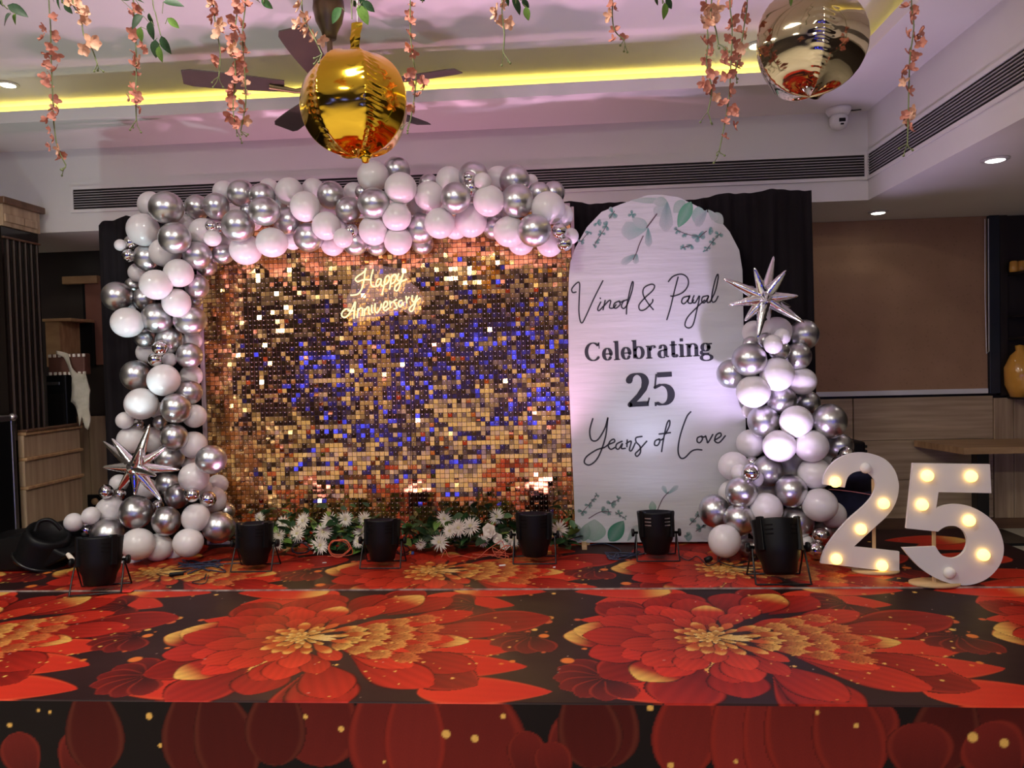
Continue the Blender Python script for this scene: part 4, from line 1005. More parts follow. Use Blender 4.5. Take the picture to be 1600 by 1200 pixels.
c5 = lambda x,y: (1080+x/4.614, 380+y/4.614)
star(*c5(530,395), 4.44, [(*c5(595,93),.06),(*c5(685,195),-.06),(*c5(772,380),-.05),(*c5(718,460),.14),(*c5(815,575),-.02),(*c5(480,690),-.06),(*c5(385,562),.0),(*c5(270,445),-.02),(*c5(230,255),.0),(*c5(455,175),-.05),(*c5(560,560),.14),(*c5(545,415),-.2)], 'silver starburst balloon crowning the right balloon column')

# ------------------------------------------------------------------ hanging foil balls
def foil_ball(px, py, r, Y, m, label, seams, neck, tail, name, gores, g0):
    c = at(px,py,Y); R = r*Y/F; t = thing(name, c, label, 'balloon')
    n, mseg = 110, 220; vs = []; fs = []
    for a in range(n+1):
        th = PI*a/n; z = math.cos(th); s = math.sin(th)
        for b in range(mseg):
            ph = 2*PI*b/mseg; k = 1.0
            for sd in seams:
                d = (ph-sd+PI)%(2*PI)-PI
                k += .0105*math.exp(-(d/.17)**2)*math.sin(th*52+2*math.sin(ph*9+sd))*s + .004*math.exp(-(d/.33)**2)*math.sin(th*31+sd*3+3*math.sin(ph*5))*s - .022*math.exp(-(d/.10)**2)*s
            w_ = PI/gores; d = (ph-g0+w_)%(2*w_)-w_; k *= 1-.72*s**.5*(1-math.cos(w_)/math.cos(d))*.9
            k -= .05*abs(z)**6
            vs.append((R*k*s*math.cos(ph),R*k*s*math.sin(ph),R*k*z))
    for a in range(n):
        for b in range(mseg): fs.append((a*mseg+b,(a+1)*mseg+b,(a+1)*mseg+(b+1)%mseg,a*mseg+(b+1)%mseg))
    MB().add(vs,fs,0,True).build('foil_ball', m, t)
    top = Vector((0,0,R*.93))
    if neck:
        e = at(neck[0],neck[1],Y)-c
        mb = MB(); w = .016; hz = e.z-top.z
        pts = [(top.x+ (e.x-top.x)*u, .004*math.sin(u*9), top.z+hz*u) for u in [i/10 for i in range(11)]]
        ww = [.030,.022,.017,.017,.019,.020,.018,.019,.020,.021,.021]
        vs = []; fs = []
        for i,(x,y,z) in enumerate(pts): vs += [(x-ww[i],y-.004,z),(x,y-.012-.003*(i%2),z),(x+ww[i],y-.004,z),(x,y+.006,z)]
        for i in range(10):
            for k in range(4): fs.append((i*4+k,i*4+(k+1)%4,i*4+4+(k+1)%4,i*4+4+k))
        fs += [(40,41,42,43)]
        mb.add(vs,fs); mb.build('filling_neck', m, t)
        st = e
    else: st = top
    MB().tube([st-Vector((0,0,.02)),st+Vector((.003,0,.1)),Vector((st.x,0,ZC-c.z))],.0012,5).build('hanging_string', M['alu'], t)
    if tail:
        MB().lathe([(.03,-R*.93),(.016,-R*.99),(.012,-R*1.05),(.0001,-R*1.07)],14,0,None,(tail,0,0)).build('tail', m, t)
foil_ball(556,164,86,2.75,M['gold_foil'],'large round gold foil balloon hanging before the ceiling fan',[-PI/2-.62,-PI/2+.62,PI/2],(558,36),.03,'gold_ball_balloon',7,-PI/2)
foil_ball(1263,69,84,2.75,M['champagne_foil'],'round champagne silver foil balloon hanging at the upper right',[-PI/2-.05,-PI/2+1.5,-PI/2-1.5,PI/2],None,.0,'silver_ball_balloon',5,-PI/2-.05+PI/5)

# ------------------------------------------------------------------ ceiling fan
fc = Vector((-1.30,4.22,3.10))
fan = thing('ceiling_fan', (fc.x,fc.y,ZC), 'brown five blade ceiling fan behind the gold ball balloon', 'fan')
M['fan'] = noisy(mat('fan_bronze', rough=.38), (.045,.028,.024), (.06,.038,.03), 8)
M['fan_brass'] = mat('fan_brass', (.16,.12,.06), .35, .8)
dz = fc.z-ZC
MB().lathe([(.0001,0),(.085,0),(.09,-.06),(.075,-.13),(.045,-.19),(.038,-.225),(.0001,-.225)],28).build('canopy', M['fan_brass'], fan)
MB().tube([(0,0,-.2),(0,0,dz+.08)],.016,12).build('downrod', M['fan_brass'], fan)
MB().lathe([(.0001,dz+.14),(.05,dz+.13),(.06,dz+.09),(.13,dz+.06),(.155,dz+.02),(.155,dz-.03),(.12,dz-.07),(.05,dz-.09),(.0001,dz-.092)],32).build('motor_housing', M['fan'], fan)
for k in range(5):
    a = math.radians(275+72*k-.5); ca_, sa_ = math.cos(a), math.sin(a)
    bl_ = MB(); n = 12; vs = []; fs = []
    for i in range(n+1):
        u = i/n; r = .26+.53*u; w = (.055+.022*math.sin(PI*min(1,u*1.05)*.6)) * (1 if u < .97 else .8); tl = .20
        for (s_,zz) in ((-1,.003),(1,.003),(1,-.003),(-1,-.003)):
            x, y = r, s_*w; z = dz+s_*w*tl+zz
            vs.append((x*ca_-y*sa_,x*sa_+y*ca_,z))
    for i in range(n):
        for q in range(4): fs.append((i*4+q,i*4+(q+1)%4,i*4+4+(q+1)%4,i*4+4+q))
    fs += [(0,3,2,1),(n*4,n*4+1,n*4+2,n*4+3)]
    o = bl_.add(vs,fs).build('blade', M['fan'], fan, fix=True)
    ar = MB().tube([(.13*ca_,.13*sa_,dz-.01),(.2*ca_,.2*sa_,dz-.022),(.34*ca_,.34*sa_,dz-.008)],[.02,.014,.02],8).build('blade_bracket', M['fan_brass'], o)

# ------------------------------------------------------------------ stage uplights
SPOTS = []
def par(px, py, label, col, power, tilt=.12, size=.22, rz=0., red=False, aim=None, slits=False, cone=1.55):
    p = atz(px,py,ZS+.006); s = size/.22
    t = thing('par_can', (p.x,p.y,ZS+.006), label, 'stage light', 'black stage uplights', rz); t.scale = (s,s,s)
    body = bpy.data.objects.new('lamp_body', None); COL.objects.link(body); body.parent = t; body.location = (0,0,.155); body.rotation_euler = (-tilt,0,0); body.empty_display_size = .02
    MB().lathe([(.0001,-.125),(.062,-.125),(.074,-.115),(.082,-.07),(.097,-.04),(.104,.0),(.108,.08),(.112,.118),(.112,.125),(.104,.125),(.100,.09),(.0001,.09)],32).build('can', M['black'], body)
    M_l = mat('par_lens', (.9,.9,.9), .2, emit=col, es=7.0)
    MB().lathe([(.099,.093),(.0001,.096)],28).build('lens', M_l, body)
    for a in (-.95,.95):
        c_, s_ = math.sin(a), -math.cos(a)
        f = MB().bbox((-.016,-.012,-.02),(.016,.012,.135),.003); f.v = [(v[0]*math.cos(a)-v[1]*math.sin(a)+.104*c_, v[0]*math.sin(a)+v[1]*math.cos(a)+.104*s_, v[2]) for v in f.v]
        f.build('side_fin', M['black'], body)
    vt = MB()
    for a in (-.55,.55):
        for k in range(3):
            z = .05+.02*k; 
            for q in range(4):
                a1 = a-.18+.09*q; r = .1105
                vt.add([(r*math.sin(a1),-r*math.cos(a1),z),(r*math.sin(a1+.09),-r*math.cos(a1+.09),z),(r*math.sin(a1+.09),-r*math.cos(a1+.09),z+.006),(r*math.sin(a1),-r*math.cos(a1),z+.006)],[(0,1,2,3)])
    vt.build('cooling_slits', M['alu'] if slits else M['black_matte'], body)['kind'] = 'stuff'
    if red:
        mb = MB()
        for k in range(4): mb.box((-.028+.014*k,-.0665,-.112),(-.018+.014*k,-.0615,-.106))
        mb.build('display', mat('red_display',(.8,.02,.01),.4,emit=(1,.03,.01),es=2.5), body)
    for sx in (-1,1):
        k = MB().lathe([(.0001,0),(.008,0),(.008,.02),(.022,.022),(.024,.03),(.022,.038),(.0001,.038)],14,0,Matrix.Rotation(sx*PI/2,3,'Y'),(sx*.108,0,.155)).build('knob', M['black'], t)
    for y in (-.085,.085):
        mb = MB().tube([(-.118,0,.155),(-.122,y*.5,.08),(-.124,y,.004),(-.118,y,.004),(.118,y,.004),(.124,y,.004),(.122,y*.5,.08),(.118,0,.155)],.0045,6)
        mb.build('yoke_leg', M['black_metal'], t)
    ld = bpy.data.lights.new('lamp_beam','SPOT'); ld.energy = power; ld.color = col; ld.spot_size = cone; ld.spot_blend = .75; ld.shadow_soft_size = .05
    lo = bpy.data.objects.new('lamp_beam', ld); COL.objects.link(lo); lo.parent = body; lo.location = (0,0,.14)
    lo.rotation_euler = (PI,0,0)
    return t
PINK = (1.0,.50,.78)
par(158,922,'black stage uplight at the left before the foot of the arch',(.72,.95,1.0),P_PAR*.55,.16,.23,.25)
par(400,888,'black stage uplight beside the left balloon leg, left of the white flowers',PINK,P_PAR*.75,.10,.215,.05)
par(599,883,'black stage uplight between the two white flower clusters',PINK,P_PAR*.8,.13,.215)
par(836,876,'black stage uplight before the right end of the sequin wall',PINK,P_PAR*.75,.10,.225)
par(1026,872,'black stage uplight with pale slits before the arch board',(.66,.70,1.0),P_PAR*.16,.10,.22,0,False,None,True)
par(1216,906,'black stage uplight with a red display before the right balloon column',(.78,.60,1.0),P_PAR*.72,.34,.25,0,True)

q = at(575,700,5.06); par(*proj((q.x,5.06,ZS+.006)),'black stage uplight hidden behind the sequin wall, lighting the bulkhead pink',(1.0,.45,.66),P_PAR*.9,.02,.2,0,False,None,False,2.0)
# ------------------------------------------------------------------ marquee digits
M['marquee'] = mat('marquee_face', (.74,.70,.70), .5)
M['bulb_on'] = mat('bulb_lit', (1,.8,.4), .4, emit=(1.0,.60,.12), es=3.6)
M['bulb_off'] = mat('bulb_unlit', (.8,.77,.75), .25)
cq = lambda x,y: (1250+x/4.571, 680+y/4.573)
D2 = [(165,385),(172,330),(205,265),(262,210),(340,172),(420,158),(505,165),(585,192),(642,235),(685,300),(706,380),(704,440),(688,505),(655,570),(605,628),(545,682),(480,742),(385,830),(710,866),(710,1015),(148,948),(166,880),(203,808),(270,720),(350,632),(450,545),(510,478),(540,412),(536,360),(500,315),(442,292),(385,300),(342,335),(320,408)]
D5 = [(808,202),(1357,210),(1367,415),(990,408),(972,525),(1040,503),(1120,495),(1220,512),(1320,565),(1400,640),(1445,740),(1456,830),(1432,920),(1370,1000),(1290,1050),(1190,1074),(1080,1062),(960,1017),(860,950),(790,880),(730,806),(970,797),(1005,850),(1055,876),(1110,878),(1160,850),(1190,800),(1195,750),(1170,690),(1112,652),(1040,655),(985,690),(760,667)]
SH2 = (0,17,18,19,20,33); SH5 = (0,1,2,3,4,20,21,31,32)
def rounded(pts, sharp):
    out = []; n = len(pts)
    for i in range(n):
        p0,p1,p2,p3 = pts[(i-1)%n],pts[i],pts[(i+1)%n],pts[(i+2)%n]
        if i in sharp: p0 = p1
        if (i+1)%n in sharp: p3 = p2
        for k in range(4):
            t_ = k/4; f = lambda a,b,c,d: .5*((2*b)+(c-a)*t_+(2*a-5*b+4*c-d)*t_*t_+(3*b-a-3*c+d)*t_**3)
            out.append((f(p0[0],p1[0],p2[0],p3[0]),f(p0[1],p1[1],p2[1],p3[1])))
    return out
def digit(pts, sharp, Y, bulbs, label, name, basepx, stick):
    W_ = [at(*cq(x,y),Y) for x,y in rounded(pts,sharp)]
    zmin = min(p.z for p in W_); dz_ = ZS+.008-zmin
    c = sum(W_,Vector())/len(W_); t = thing(name,(c.x,Y,ZS+.006),label,'sign','marquee digits')
    W_ = [p+Vector((0,0,max(0,dz_))) for p in W_]
    MB().poly(W_,(0,.018,0)).build('digit_face', M['marquee'], t, world=True, fix=True)
    for x,y,on in bulbs:
        p = at(*cq(x,y),Y)
        prof = [(.0285,0),(.030,.006),(.027,.018),(.018,.027),(.0001,.031)]
        o = MB().lathe(prof,20,0,Matrix.Rotation(PI/2,3,'X'),p-Vector((0,.001,0))).build('bulb', M['bulb_on' if on else 'bulb_off'], t, world=True)
        if not on: o['label'] = 'unlit bulb'
    b = at(*cq(*basepx),Y+.03)
    MB().lathe([(.0001,0),(.125,0),(.125,.012),(.0001,.012)],36,0,Matrix.Diagonal((1,.62,1)),(b.x,Y+.03,ZS+.006)).build('wooden_base', M['ply'], t, world=True)
    s0 = at(*cq(*stick),Y+.03)
    MB().bbox((s0.x-.009,Y+.02,ZS+.016),(s0.x+.009,Y+.03,s0.z+.3),.002).build('support_stick', M['ply'], t, world=True)
def yof(px,py): return atz(px,py,ZS+.006).y
digit(D2,SH2,yof(*cq(560,985)),[(465,233,0),(250,333,1),(595,487,1),(432,670,1),(257,883,1),(583,930,1)],'white marquee number 2 with one unlit bulb at its top','marquee_two',(540,1000),(525,700))
digit(D5,SH5,yof(*cq(1150,1076)),[(905,288,1),(1217,292,1),(868,495,1),(1202,608,1),(1305,853,1),(1062,980,0)],'white marquee number 5 with an unlit bulb at its foot','marquee_five',(960,1060),(952,700))
# ------------------------------------------------------------------ leaves and flowers
def leaf_mesh(name, m, L_=1.0, w=.55):
    n = 6; vs = []; fs = []
    for i in range(n+1):
        u = i/n; hw = w*.5*math.sin(PI*u**.8)**.85 if 0<u<1 else .004
        z = -.18*u*u
        vs += [(-hw,u*L_,z+hw*.35),(0,u*L_,z),(hw,u*L_,z+hw*.35)]
    for i in range(n): fs += [(i*3,i*3+1,i*3+4,i*3+3),(i*3+1,i*3+2,i*3+5,i*3+4)]
    return MB().add(vs,fs,0,True).mesh(name,m)
LEAF = [leaf_mesh('leaf',M['leaf']),leaf_mesh('leaf',M['leaf_mid']),leaf_mesh('leaf',M['leaf_light'])]
def mum_mesh(seed):
    g = random.Random(seed); mb = MB()
    for (n,Ln,el,w) in ((22,1.0,.12,.13),(20,.86,.42,.12),(16,.66,.75,.11),(12,.42,1.1,.10)):
        for k in range(n):
            a = 2*PI*k/n+g.uniform(-.12,.12); e = el+g.uniform(-.12,.12); l = Ln*g.uniform(.85,1.08)
            d = Vector((math.cos(a)*math.cos(e),math.sin(a)*math.cos(e),math.sin(e))); s = Vector((-math.sin(a),math.cos(a),0)); up = d.cross(s)*-1
            P = [d*.05, d*l*.5+s*w*.5+up*.03, d*l*.5-s*w*.5+up*.03, d*l*.55, d*l+up*.08]
            mb.add(P,[(0,1,3),(0,3,2),(1,4,3),(3,4,2)],0,True)
    return mb.mesh('petals', M['mum'])
MUM = [mum_mesh(k) for k in range(4)]
CORE = MB().ball((0,0,.12),.20,10,6,0,(1,1,.7)).mesh('flower_core', M['mum_core'])
def rose_mesh():
    mb = MB()
    for (n,Ln,el,w,z) in ((6,1.0,.25,.95,0),(5,.82,.55,.85,.04),(5,.64,.85,.7,.1),(4,.48,1.15,.55,.18)):
        for k in range(n):
            a = 2*PI*k/n+el*3; d = Vector((math.cos(a)*math.cos(el),math.sin(a)*math.cos(el),math.sin(el))); s_ = Vector((-math.sin(a),math.cos(a),0)); up = s_.cross(d)*-1
            vs = []; fs = []
            for i in range(5):
                u = i/4; hw = w*.5*math.sin(PI*(.15+.70*u))**.7
                for j in (-1,0,1): vs.append(Vector((0,0,z))+d*u*Ln*(1-.12*abs(j)*(i==4))+s_*hw*j+up*(.12*abs(j)-.10*u*u))
            for i in range(4):
                for j in range(2): q = i*3+j; fs.append((q,q+1,q+4,q+3))
            mb.add(vs,fs,0,True)
    mb.ball((0,0,.42),.24,12,8,0,(1,1,1.1))
    return mb.mesh('petals', M['mum'])
ROSE = rose_mesh()
MUMS = [(442,817,11),(474,814,13.5),(465,834,13.5),(515,814,13.5),(505,831,14.5),(500,852,14.5),(540,811,12.5),(570,811,13),(566,832,13),(560,846,11),(436,836,10),(434,851,9),(406,809,9),(694,811,13),(717,825,15),(703,830,12),(736,822,16),(687,847,15),(776,807,13),(873,827,14),(803,842,13),(657,851,8.5),(755,845,10)]
ROSES = [(765,829,14),(778,841,11),(789,851,10)]
def front_rot(g, tilt=.3):
    n = Vector((g.uniform(-.4,.4),-1,g.uniform(-.05,.5)))
    return n.normalized().to_track_quat('Z','Y')
def side_txt(x):
    return 'left flower cluster' if x < 585 else ('right flower cluster' if x < 815 else 'far right leaf tuft')
by_side = {}
for m in MUMS: by_side.setdefault(side_txt(m[0]),[]).append(m)
for sname, ms_ in by_side.items():
    ms_.sort()
    for q,(x,y,r) in enumerate(ms_):
        g = random.Random(x); Y = 4.60+.04*((y-830)/-20)+g.uniform(-.03,.03); p = at(x,y,Y); p.z = max(p.z, ZS+.055)
        R = r*1.18*Y/F
        lab = f'only white chrysanthemum in the {sname}' if len(ms_)==1 else (f'leftmost white chrysanthemum in the {sname}' if q==0 else (f'rightmost white chrysanthemum in the {sname}' if q==len(ms_)-1 else f'white chrysanthemum {ORD[q]} from the left in the {sname}'))
        t = thing('white_chrysanthemum', p, lab, 'flower', 'white flowers at the foot of the sequin wall')
        t.rotation_mode = 'QUATERNION'; t.rotation_quaternion = front_rot(g)
        link('petals', MUM[g.randrange(4)], t, (0,0,0), (0,0,g.uniform(0,6)), (R,R,R)); link('flower_core', CORE, t, (0,0,0), (0,0,0), (R,R,R))
for (x,y,r),lab in zip(ROSES,('largest white rose in the right flower cluster','middle white rose in the right flower cluster','lowest white rose in the right flower cluster')):
    g = random.Random(x); Y = 4.56; p = at(x,y,Y); p.z = max(p.z,ZS+.05); R = r*Y/F
    t = thing('white_rose', p, lab, 'flower', 'white roses at the foot of the sequin wall'); t.rotation_mode = 'QUATERNION'; t.rotation_quaternion = front_rot(g)
    link('petals', ROSE, t, (0,0,0), (0,0,0), (R*.9,R*.9,R*.7)); link('flower_core', CORE, t, (0,0,0), (0,0,0), (R*.3,R*.3,R*.6))
def garland(x0, x1, n, label, seed, ytop=800, ybot=866):
    g = random.Random(seed); c = atz((x0+x1)/2,862,ZS); t = thing('leaf_garland', (c.x,4.66,ZS+.006), label, 'garland', 'leafy garlands at the foot of the sequin wall')
    pts = []
    k = max(6,int((x1-x0)/12))
    for i in range(k+1):
        p = at(x0+(x1-x0)*i/k, g.uniform(828,852), 4.68); pts.append((p.x,4.68+g.uniform(-.03,.03),max(ZS+.03,p.z)))
    MB().tube(catmull(pts,3),.007,6).build('stem', M['stem'], t, world=True)
    for i in range(n):
        px = g.uniform(x0,x1); py = min(ybot,max(ytop-8,g.gauss((ytop+ybot)/2+3,19))); Y = g.uniform(4.60,4.78)
        p = at(px,py,Y); p.z = max(p.z,ZS+.035)
        L_ = g.uniform(.065,.115)*(.8 if py<815 else 1); kind = 0 if g.random()<.55 else (1 if g.random()<.6 else 2)
        d = Vector((g.uniform(-1,1),-.5+g.uniform(-.6,.5),g.uniform(-.5,1)*(1 if py<840 else .6))).normalized()
        o = link('leaf', LEAF[kind], t, p-t.location)
        if p.z+d.z*L_ < ZS+.035: d.z = abs(d.z)*.2+.15
        o.rotation_mode = 'QUATERNION'; o.rotation_quaternion = d.to_track_quat('Y','Z') @ Matrix.Rotation(g.uniform(-.9,.9),3,'Y').to_quaternion(); o.scale = (L_,L_,L_)
garland(424,590,215,'leafy green garland under the left white flower cluster',1)
garland(628,815,240,'leafy green garland under the right white flower cluster',2,792,874)
garland(862,892,40,'small leafy tuft between right uplight and arch board',3,798,868)
garland(366,424,40,'small leafy tuft behind the uplight beside the left balloon leg',4,800,862)

# ------------------------------------------------------------------ hanging flower strings
def bloom_mesh(seed, m):
    g = random.Random(seed); mb = MB()
    for k in range(5):
        a = 2*PI*k/5+g.uniform(-.3,.3); e = g.uniform(-.3,.6); w = g.uniform(.6,.85)
        d = Vector((math.cos(a)*math.cos(e),math.sin(a)*math.cos(e),math.sin(e))); s = Vector((-math.sin(a),math.cos(a),0)); up = d.cross(s)
        vs = []; fs = []
        for i in range(4):
            u = i/3; hw = w*.5*math.sin(PI*(.12+.76*u))**.8
            for j in (-1,0,1): vs.append(d*u*(1-.1*abs(j)*(i==3))+s*hw*j+up*(.25*u*u+.18*abs(j)*g.uniform(.3,1)))
        for i in range(3):
            for j in range(2): q = i*3+j; fs.append((q,q+1,q+4,q+3))
        mb.add(vs,fs,0,True)
    return mb.mesh('blossom', m)
BLM = [bloom_mesh(k,M['bloom']) for k in range(6)]; BLP = [bloom_mesh(20+k,M['bloom_pale']) for k in range(4)]
def vine(path, blooms, Y, label, tips=2, pale=False, group='hanging strings of salmon blossoms'):
    """path and blossoms (x, y, radius px) in the frame"""
    P = [at(x,y,Y) for x,y in path]; g = random.Random(int(path[0][0]*3+path[-1][1]))
    top = P[0].copy(); top.z = ZC
    t = thing('flower_string', top, label, 'flower string', group)
    mid = P[0]+Vector((0,0,(ZC-P[0].z)*.5)); mid.x += .01
    body = [top,mid]+P
    MB().tube(catmull(body,4),.0024,5).build('stem', M['stem'], t, world=True)
    e = P[-1]; mb = MB()
    for k in range(3):
        d = Vector((g.uniform(-.03,.03),g.uniform(-.02,.02),-g.uniform(.01,.04))); mb.tube([e,e+d*.5+Vector((g.uniform(-.006,.006),0,0)),e+d],.0016,4)
        mb.ball(e+d,.0042,6,4)
    mb.build('end_buds', M['stem'], t, world=True)
    for (x,y,r) in blooms:
        yy = Y+g.uniform(-.025,.025); p = at(x,y,yy); R = 1.15*r*yy/F
        ms_ = BLP if (pale or g.random()<.12) else BLM
        o = link('blossom', ms_[g.randrange(len(ms_))], t, p-t.location)
        n = Vector((g.uniform(-1,1),-g.uniform(.2,1),g.uniform(-.6,.6))).normalized(); o.rotation_mode = 'QUATERNION'; o.rotation_quaternion = n.to_track_quat('Z','Y'); o.scale = (R,R,R*.9)
def auto(path, y0, y1, step, r, jit=6, seed=0):
    g = random.Random(seed); out = []; y = y0
    while y <= y1:
        for (a,b) in zip(path,path[1:]):
            if a[1] <= y <= b[1] or b is path[-1]:
                u = (y-a[1])/max(1e-6,b[1]-a[1]); x = a[0]+(b[0]-a[0])*min(1,max(0,u))
                if a[1] <= y <= b[1]: break
        out.append((x+g.uniform(-jit,jit),y,r*g.uniform(.8,1.2))); y += step*g.uniform(.7,1.3)
    return out
c1 = lambda x,y: (x/4,y/4)
v = [(76,-10),(79,40),(80,90),(82,140),(84,190),(90,230),(103,258)]
vine(v,[(85,29,9),(70,43,8),(67,60,8),(86,57,9),(80,74,9),(73,84,8),(89,86,10),(72,100,8),(87,109,8),(68,122,9),(80,119,8),(73,133,9),(86,156,9),(84,170,10),(92,174,9),(73,188,9),(84,183,9),(79,203,7),(85,217,8),(79,229,8),(93,234,9),(97,241,8),(92,248,6)],2.6,'long blossom string hanging at the far left, first from the left')
v = [(112,-10),(125,20),(131,55),(143,75),(152,100)]
vine(v,[(112,3,13),(122,10,11),(128,22,12),(137,18,8),(131,33,10),(143,68,14),(133,78,11),(150,66,9)],2.4,'short peach blossom string with budding tip, second from the left',2,True)
v = [(208,-10),(212,60),(213,110),(212,150),(213,188)]
vine(v,[(215,14,10),(209,20,9),(208,53,11),(222,73,9),(228,78,7),(212,84,9),(217,97,10),(209,102,9),(213,117,7),(207,136,8),(210,150,9),(216,152,9),(203,153,7),(220,170,9),(212,160,7)],2.6,'blossom string hanging behind dark leaves, third from the left')
v = [(333,-10),(337,40),(344,80),(342,120)]
vine(v,auto(v,0,62,8,10,6,4)+[(352,80,9),(337,92,8),(335,100,7)],2.7,'short blossom string with two blossoms below, left of the gold ball')
v = [(372,-10),(366,60),(368,120),(364,170),(370,205)]
vine(v,auto(v,5,200,9.5,9.5,7,5),2.62,'dense blossom string crossing the tip of a fan blade')
v = [(384,-10),(379,50),(382,110),(384,160),(376,205)]
vine(v,auto(v,8,190,12,8.5,6,6),2.72,'blossom string just right of the dense one, left of the gold ball')
v = [(471,-10),(476,30),(489,55),(503,85)]
vine(v,[(468,10,11),(478,25,10),(465,38,10),(482,33,10),(480,50,10),(492,58,11),(503,62,10),(473,42,8)],2.35,'pale blossom string in front of the fan canopy',2,True)
v = [(641,-10),(641,50),(645,90),(650,130),(641,190)]
vine(v,[(640,24,9),(644,35,8),(640,55,9),(640,74,9),(646,82,9),(648,88,8),(642,112,10),(638,120,9),(659,128,11),(648,133,10),(664,135,8),(653,150,9),(642,166,9),(648,170,9),(644,10,7)],2.66,'blossom string hanging beside the right edge of the gold ball')
v = [(784,-10),(785,25),(788,55),(786,82)]
vine(v,[(776,20,12),(781,34,10),(796,35,10),(785,8,8)],2.4,'short blossom string right of the gold ball under dark leaves',2,True)
v = [(957,-10),(957,30),(962,50),(975,62)]
vine(v,[(956,8,8),(953,25,10),(959,14,7),(961,48,9),(959,62,8),(975,58,7)],2.6,'short blossom string alone at the top centre of the ceiling')
v = [(1103,-10),(1106,60),(1104,100),(1112,140),(1106,175)]
vine(v,[(1103,8,10),(1098,33,9),(1108,62,10),(1099,64,8),(1111,82,8),(1103,95,8),(1111,102,8),(1113,115,10),(1099,130,9),(1107,140,10),(1118,152,8),(1105,135,9),(1115,125,8)],2.62,'blossom string at the left of the pair over the arch board')
v = [(1140,-10),(1144,40),(1142,100),(1138,160),(1124,235)]
vine(v,[(1141,8,8),(1145,30,10),(1143,42,9),(1138,60,8),(1147,68,10),(1135,84,9),(1133,100,9),(1145,88,9),(1135,120,10),(1142,113,9),(1140,140,10),(1131,162,9),(1146,172,10),(1150,175,8),(1134,192,8),(1147,197,8),(1133,215,7)],2.62,'long blossom string above the right shoulder of the arch board')
v = [(1168,-10),(1164,30),(1158,70),(1149,112)]
vine(v,[(1160,12,9),(1164,30,9),(1155,50,9),(1166,53,8),(1160,75,10),(1152,82,9),(1150,105,8),(1154,100,7)],2.7,'short blossom string right of the long one over the arch board')
v = [(1112,-10),(1110,20),(1118,45),(1122,68)]
vine(v,[(1118,18,14),(1107,40,11),(1112,30,10),(1105,15,9),(1120,8,10)],2.3,'peach blossom cluster in front of the strings over the arch board',2,True)
v = [(1424,-10),(1428,40),(1422,90),(1420,150),(1418,225)]
vine(v,[(1415,12,9),(1432,15,9),(1422,28,9),(1416,52,9),(1436,50,10),(1440,68,9),(1428,60,9),(1420,85,10),(1430,92,9),(1410,110,10),(1424,108,9),(1413,128,8),(1419,143,9),(1427,172,8),(1413,180,8),(1420,188,9),(1413,192,8),(1421,201,9),(1432,85,7)],2.55,'blossom string at the right hanging before the side air vent')
# sprigs of dark leaves
def sprig(stem, leaves, Y, label):
    P = [at(x,y,Y) for x,y in stem]; top = P[0].copy(); top.z = ZC
    t = thing('leaf_sprig', top, label, 'leaf sprig', 'hanging sprigs of dark green leaves')
    MB().tube(catmull([top,P[0]+Vector((.01,0,(ZC-P[0].z)*.4))]+P,4),.002,5).build('stem', M['stem'], t, world=True)
    for (x0,y0,x1,y1,k) in leaves:
        a, b = at(x0,y0,Y), at(x1,y1,Y+.02); d = b-a; L_ = d.length
        o = link('leaf', LEAF[k], t, a-t.location); o.rotation_mode = 'QUATERNION'
        g = random.Random(int(x0+y1)); nrm = Vector((g.uniform(-.5,.5),-1,g.uniform(-.2,.4)))
        o.rotation_quaternion = (d.normalized().to_track_quat('Y','Z')); 
        yv = d.normalized(); zv = (nrm-yv*nrm.dot(yv)).normalized(); xv = yv.cross(zv)
        o.rotation_quaternion = Matrix((xv,yv,zv)).transposed().to_quaternion(); o.scale = (L_*1.0,L_,L_)
        MB().tube([a,at(stem[-1][0],stem[-1][1],Y)*.35+a*.65],.0012,4).build('leaf_stalk', M['stem'], t, world=True)
sprig([(2,-8),(6,8),(12,14)],[(12,8,43,24,0),(17,22,2,38,0),(25,22,21,39,2),(0,0,4,12,0)],2.5,'leaf sprig at the top left corner')
sprig([(98,-8),(96,0),(100,6)],[(92,-4,91,16,1),(100,6,113,22,0),(84,-6,82,3,1)],2.5,'leaf sprig between the first two blossom strings')
sprig([(238,-10),(244,25),(251,55)],[(255,3,287,6,0),(224,25,201,43,0),(233,20,238,40,0),(236,33,237,63,0),(262,28,280,44,2),(220,42,219,66,2),(243,62,243,91,0),(252,56,265,85,0),(249,72,251,98,2),(212,0,226,3,0),(190,0,204,-2,0)],2.5,'large leaf sprig over the third blossom string')
sprig([(412,-10),(412,0)],[(408,-2,426,14,1),(400,0,408,4,0)],2.5,'small leaf pair at the top left of the fan')
sprig([(549,-8),(549,6),(550,30)],[(534,12,516,36,1),(560,8,576,38,2),(566,2,586,18,0),(562,-4,572,14,0),(552,0,556,12,0)],2.5,'leaf sprig above the neck of the gold ball')
sprig([(660,-10),(660,-2)],[(655,-6,664,3,0)],2.5,'single leaf tip above the right fan blade')
sprig([(806,-10),(806,0)],[(800,-4,815,22,0),(815,0,828,12,0),(822,10,825,33,2),(790,-4,796,10,1)],2.5,'leaf sprig above the short string right of the gold ball')
sprig([(1036,-10),(1035,0)],[(1022,-2,1030,8,0),(1038,4,1039,31,2),(1040,-2,1051,14,0)],2.5,'leaf sprig near the top centre right')
sprig([(1234,-12),(1234,-2)],[(1233,-4,1238,10,2)],2.5,'single bright leaf behind the champagne silver ball')

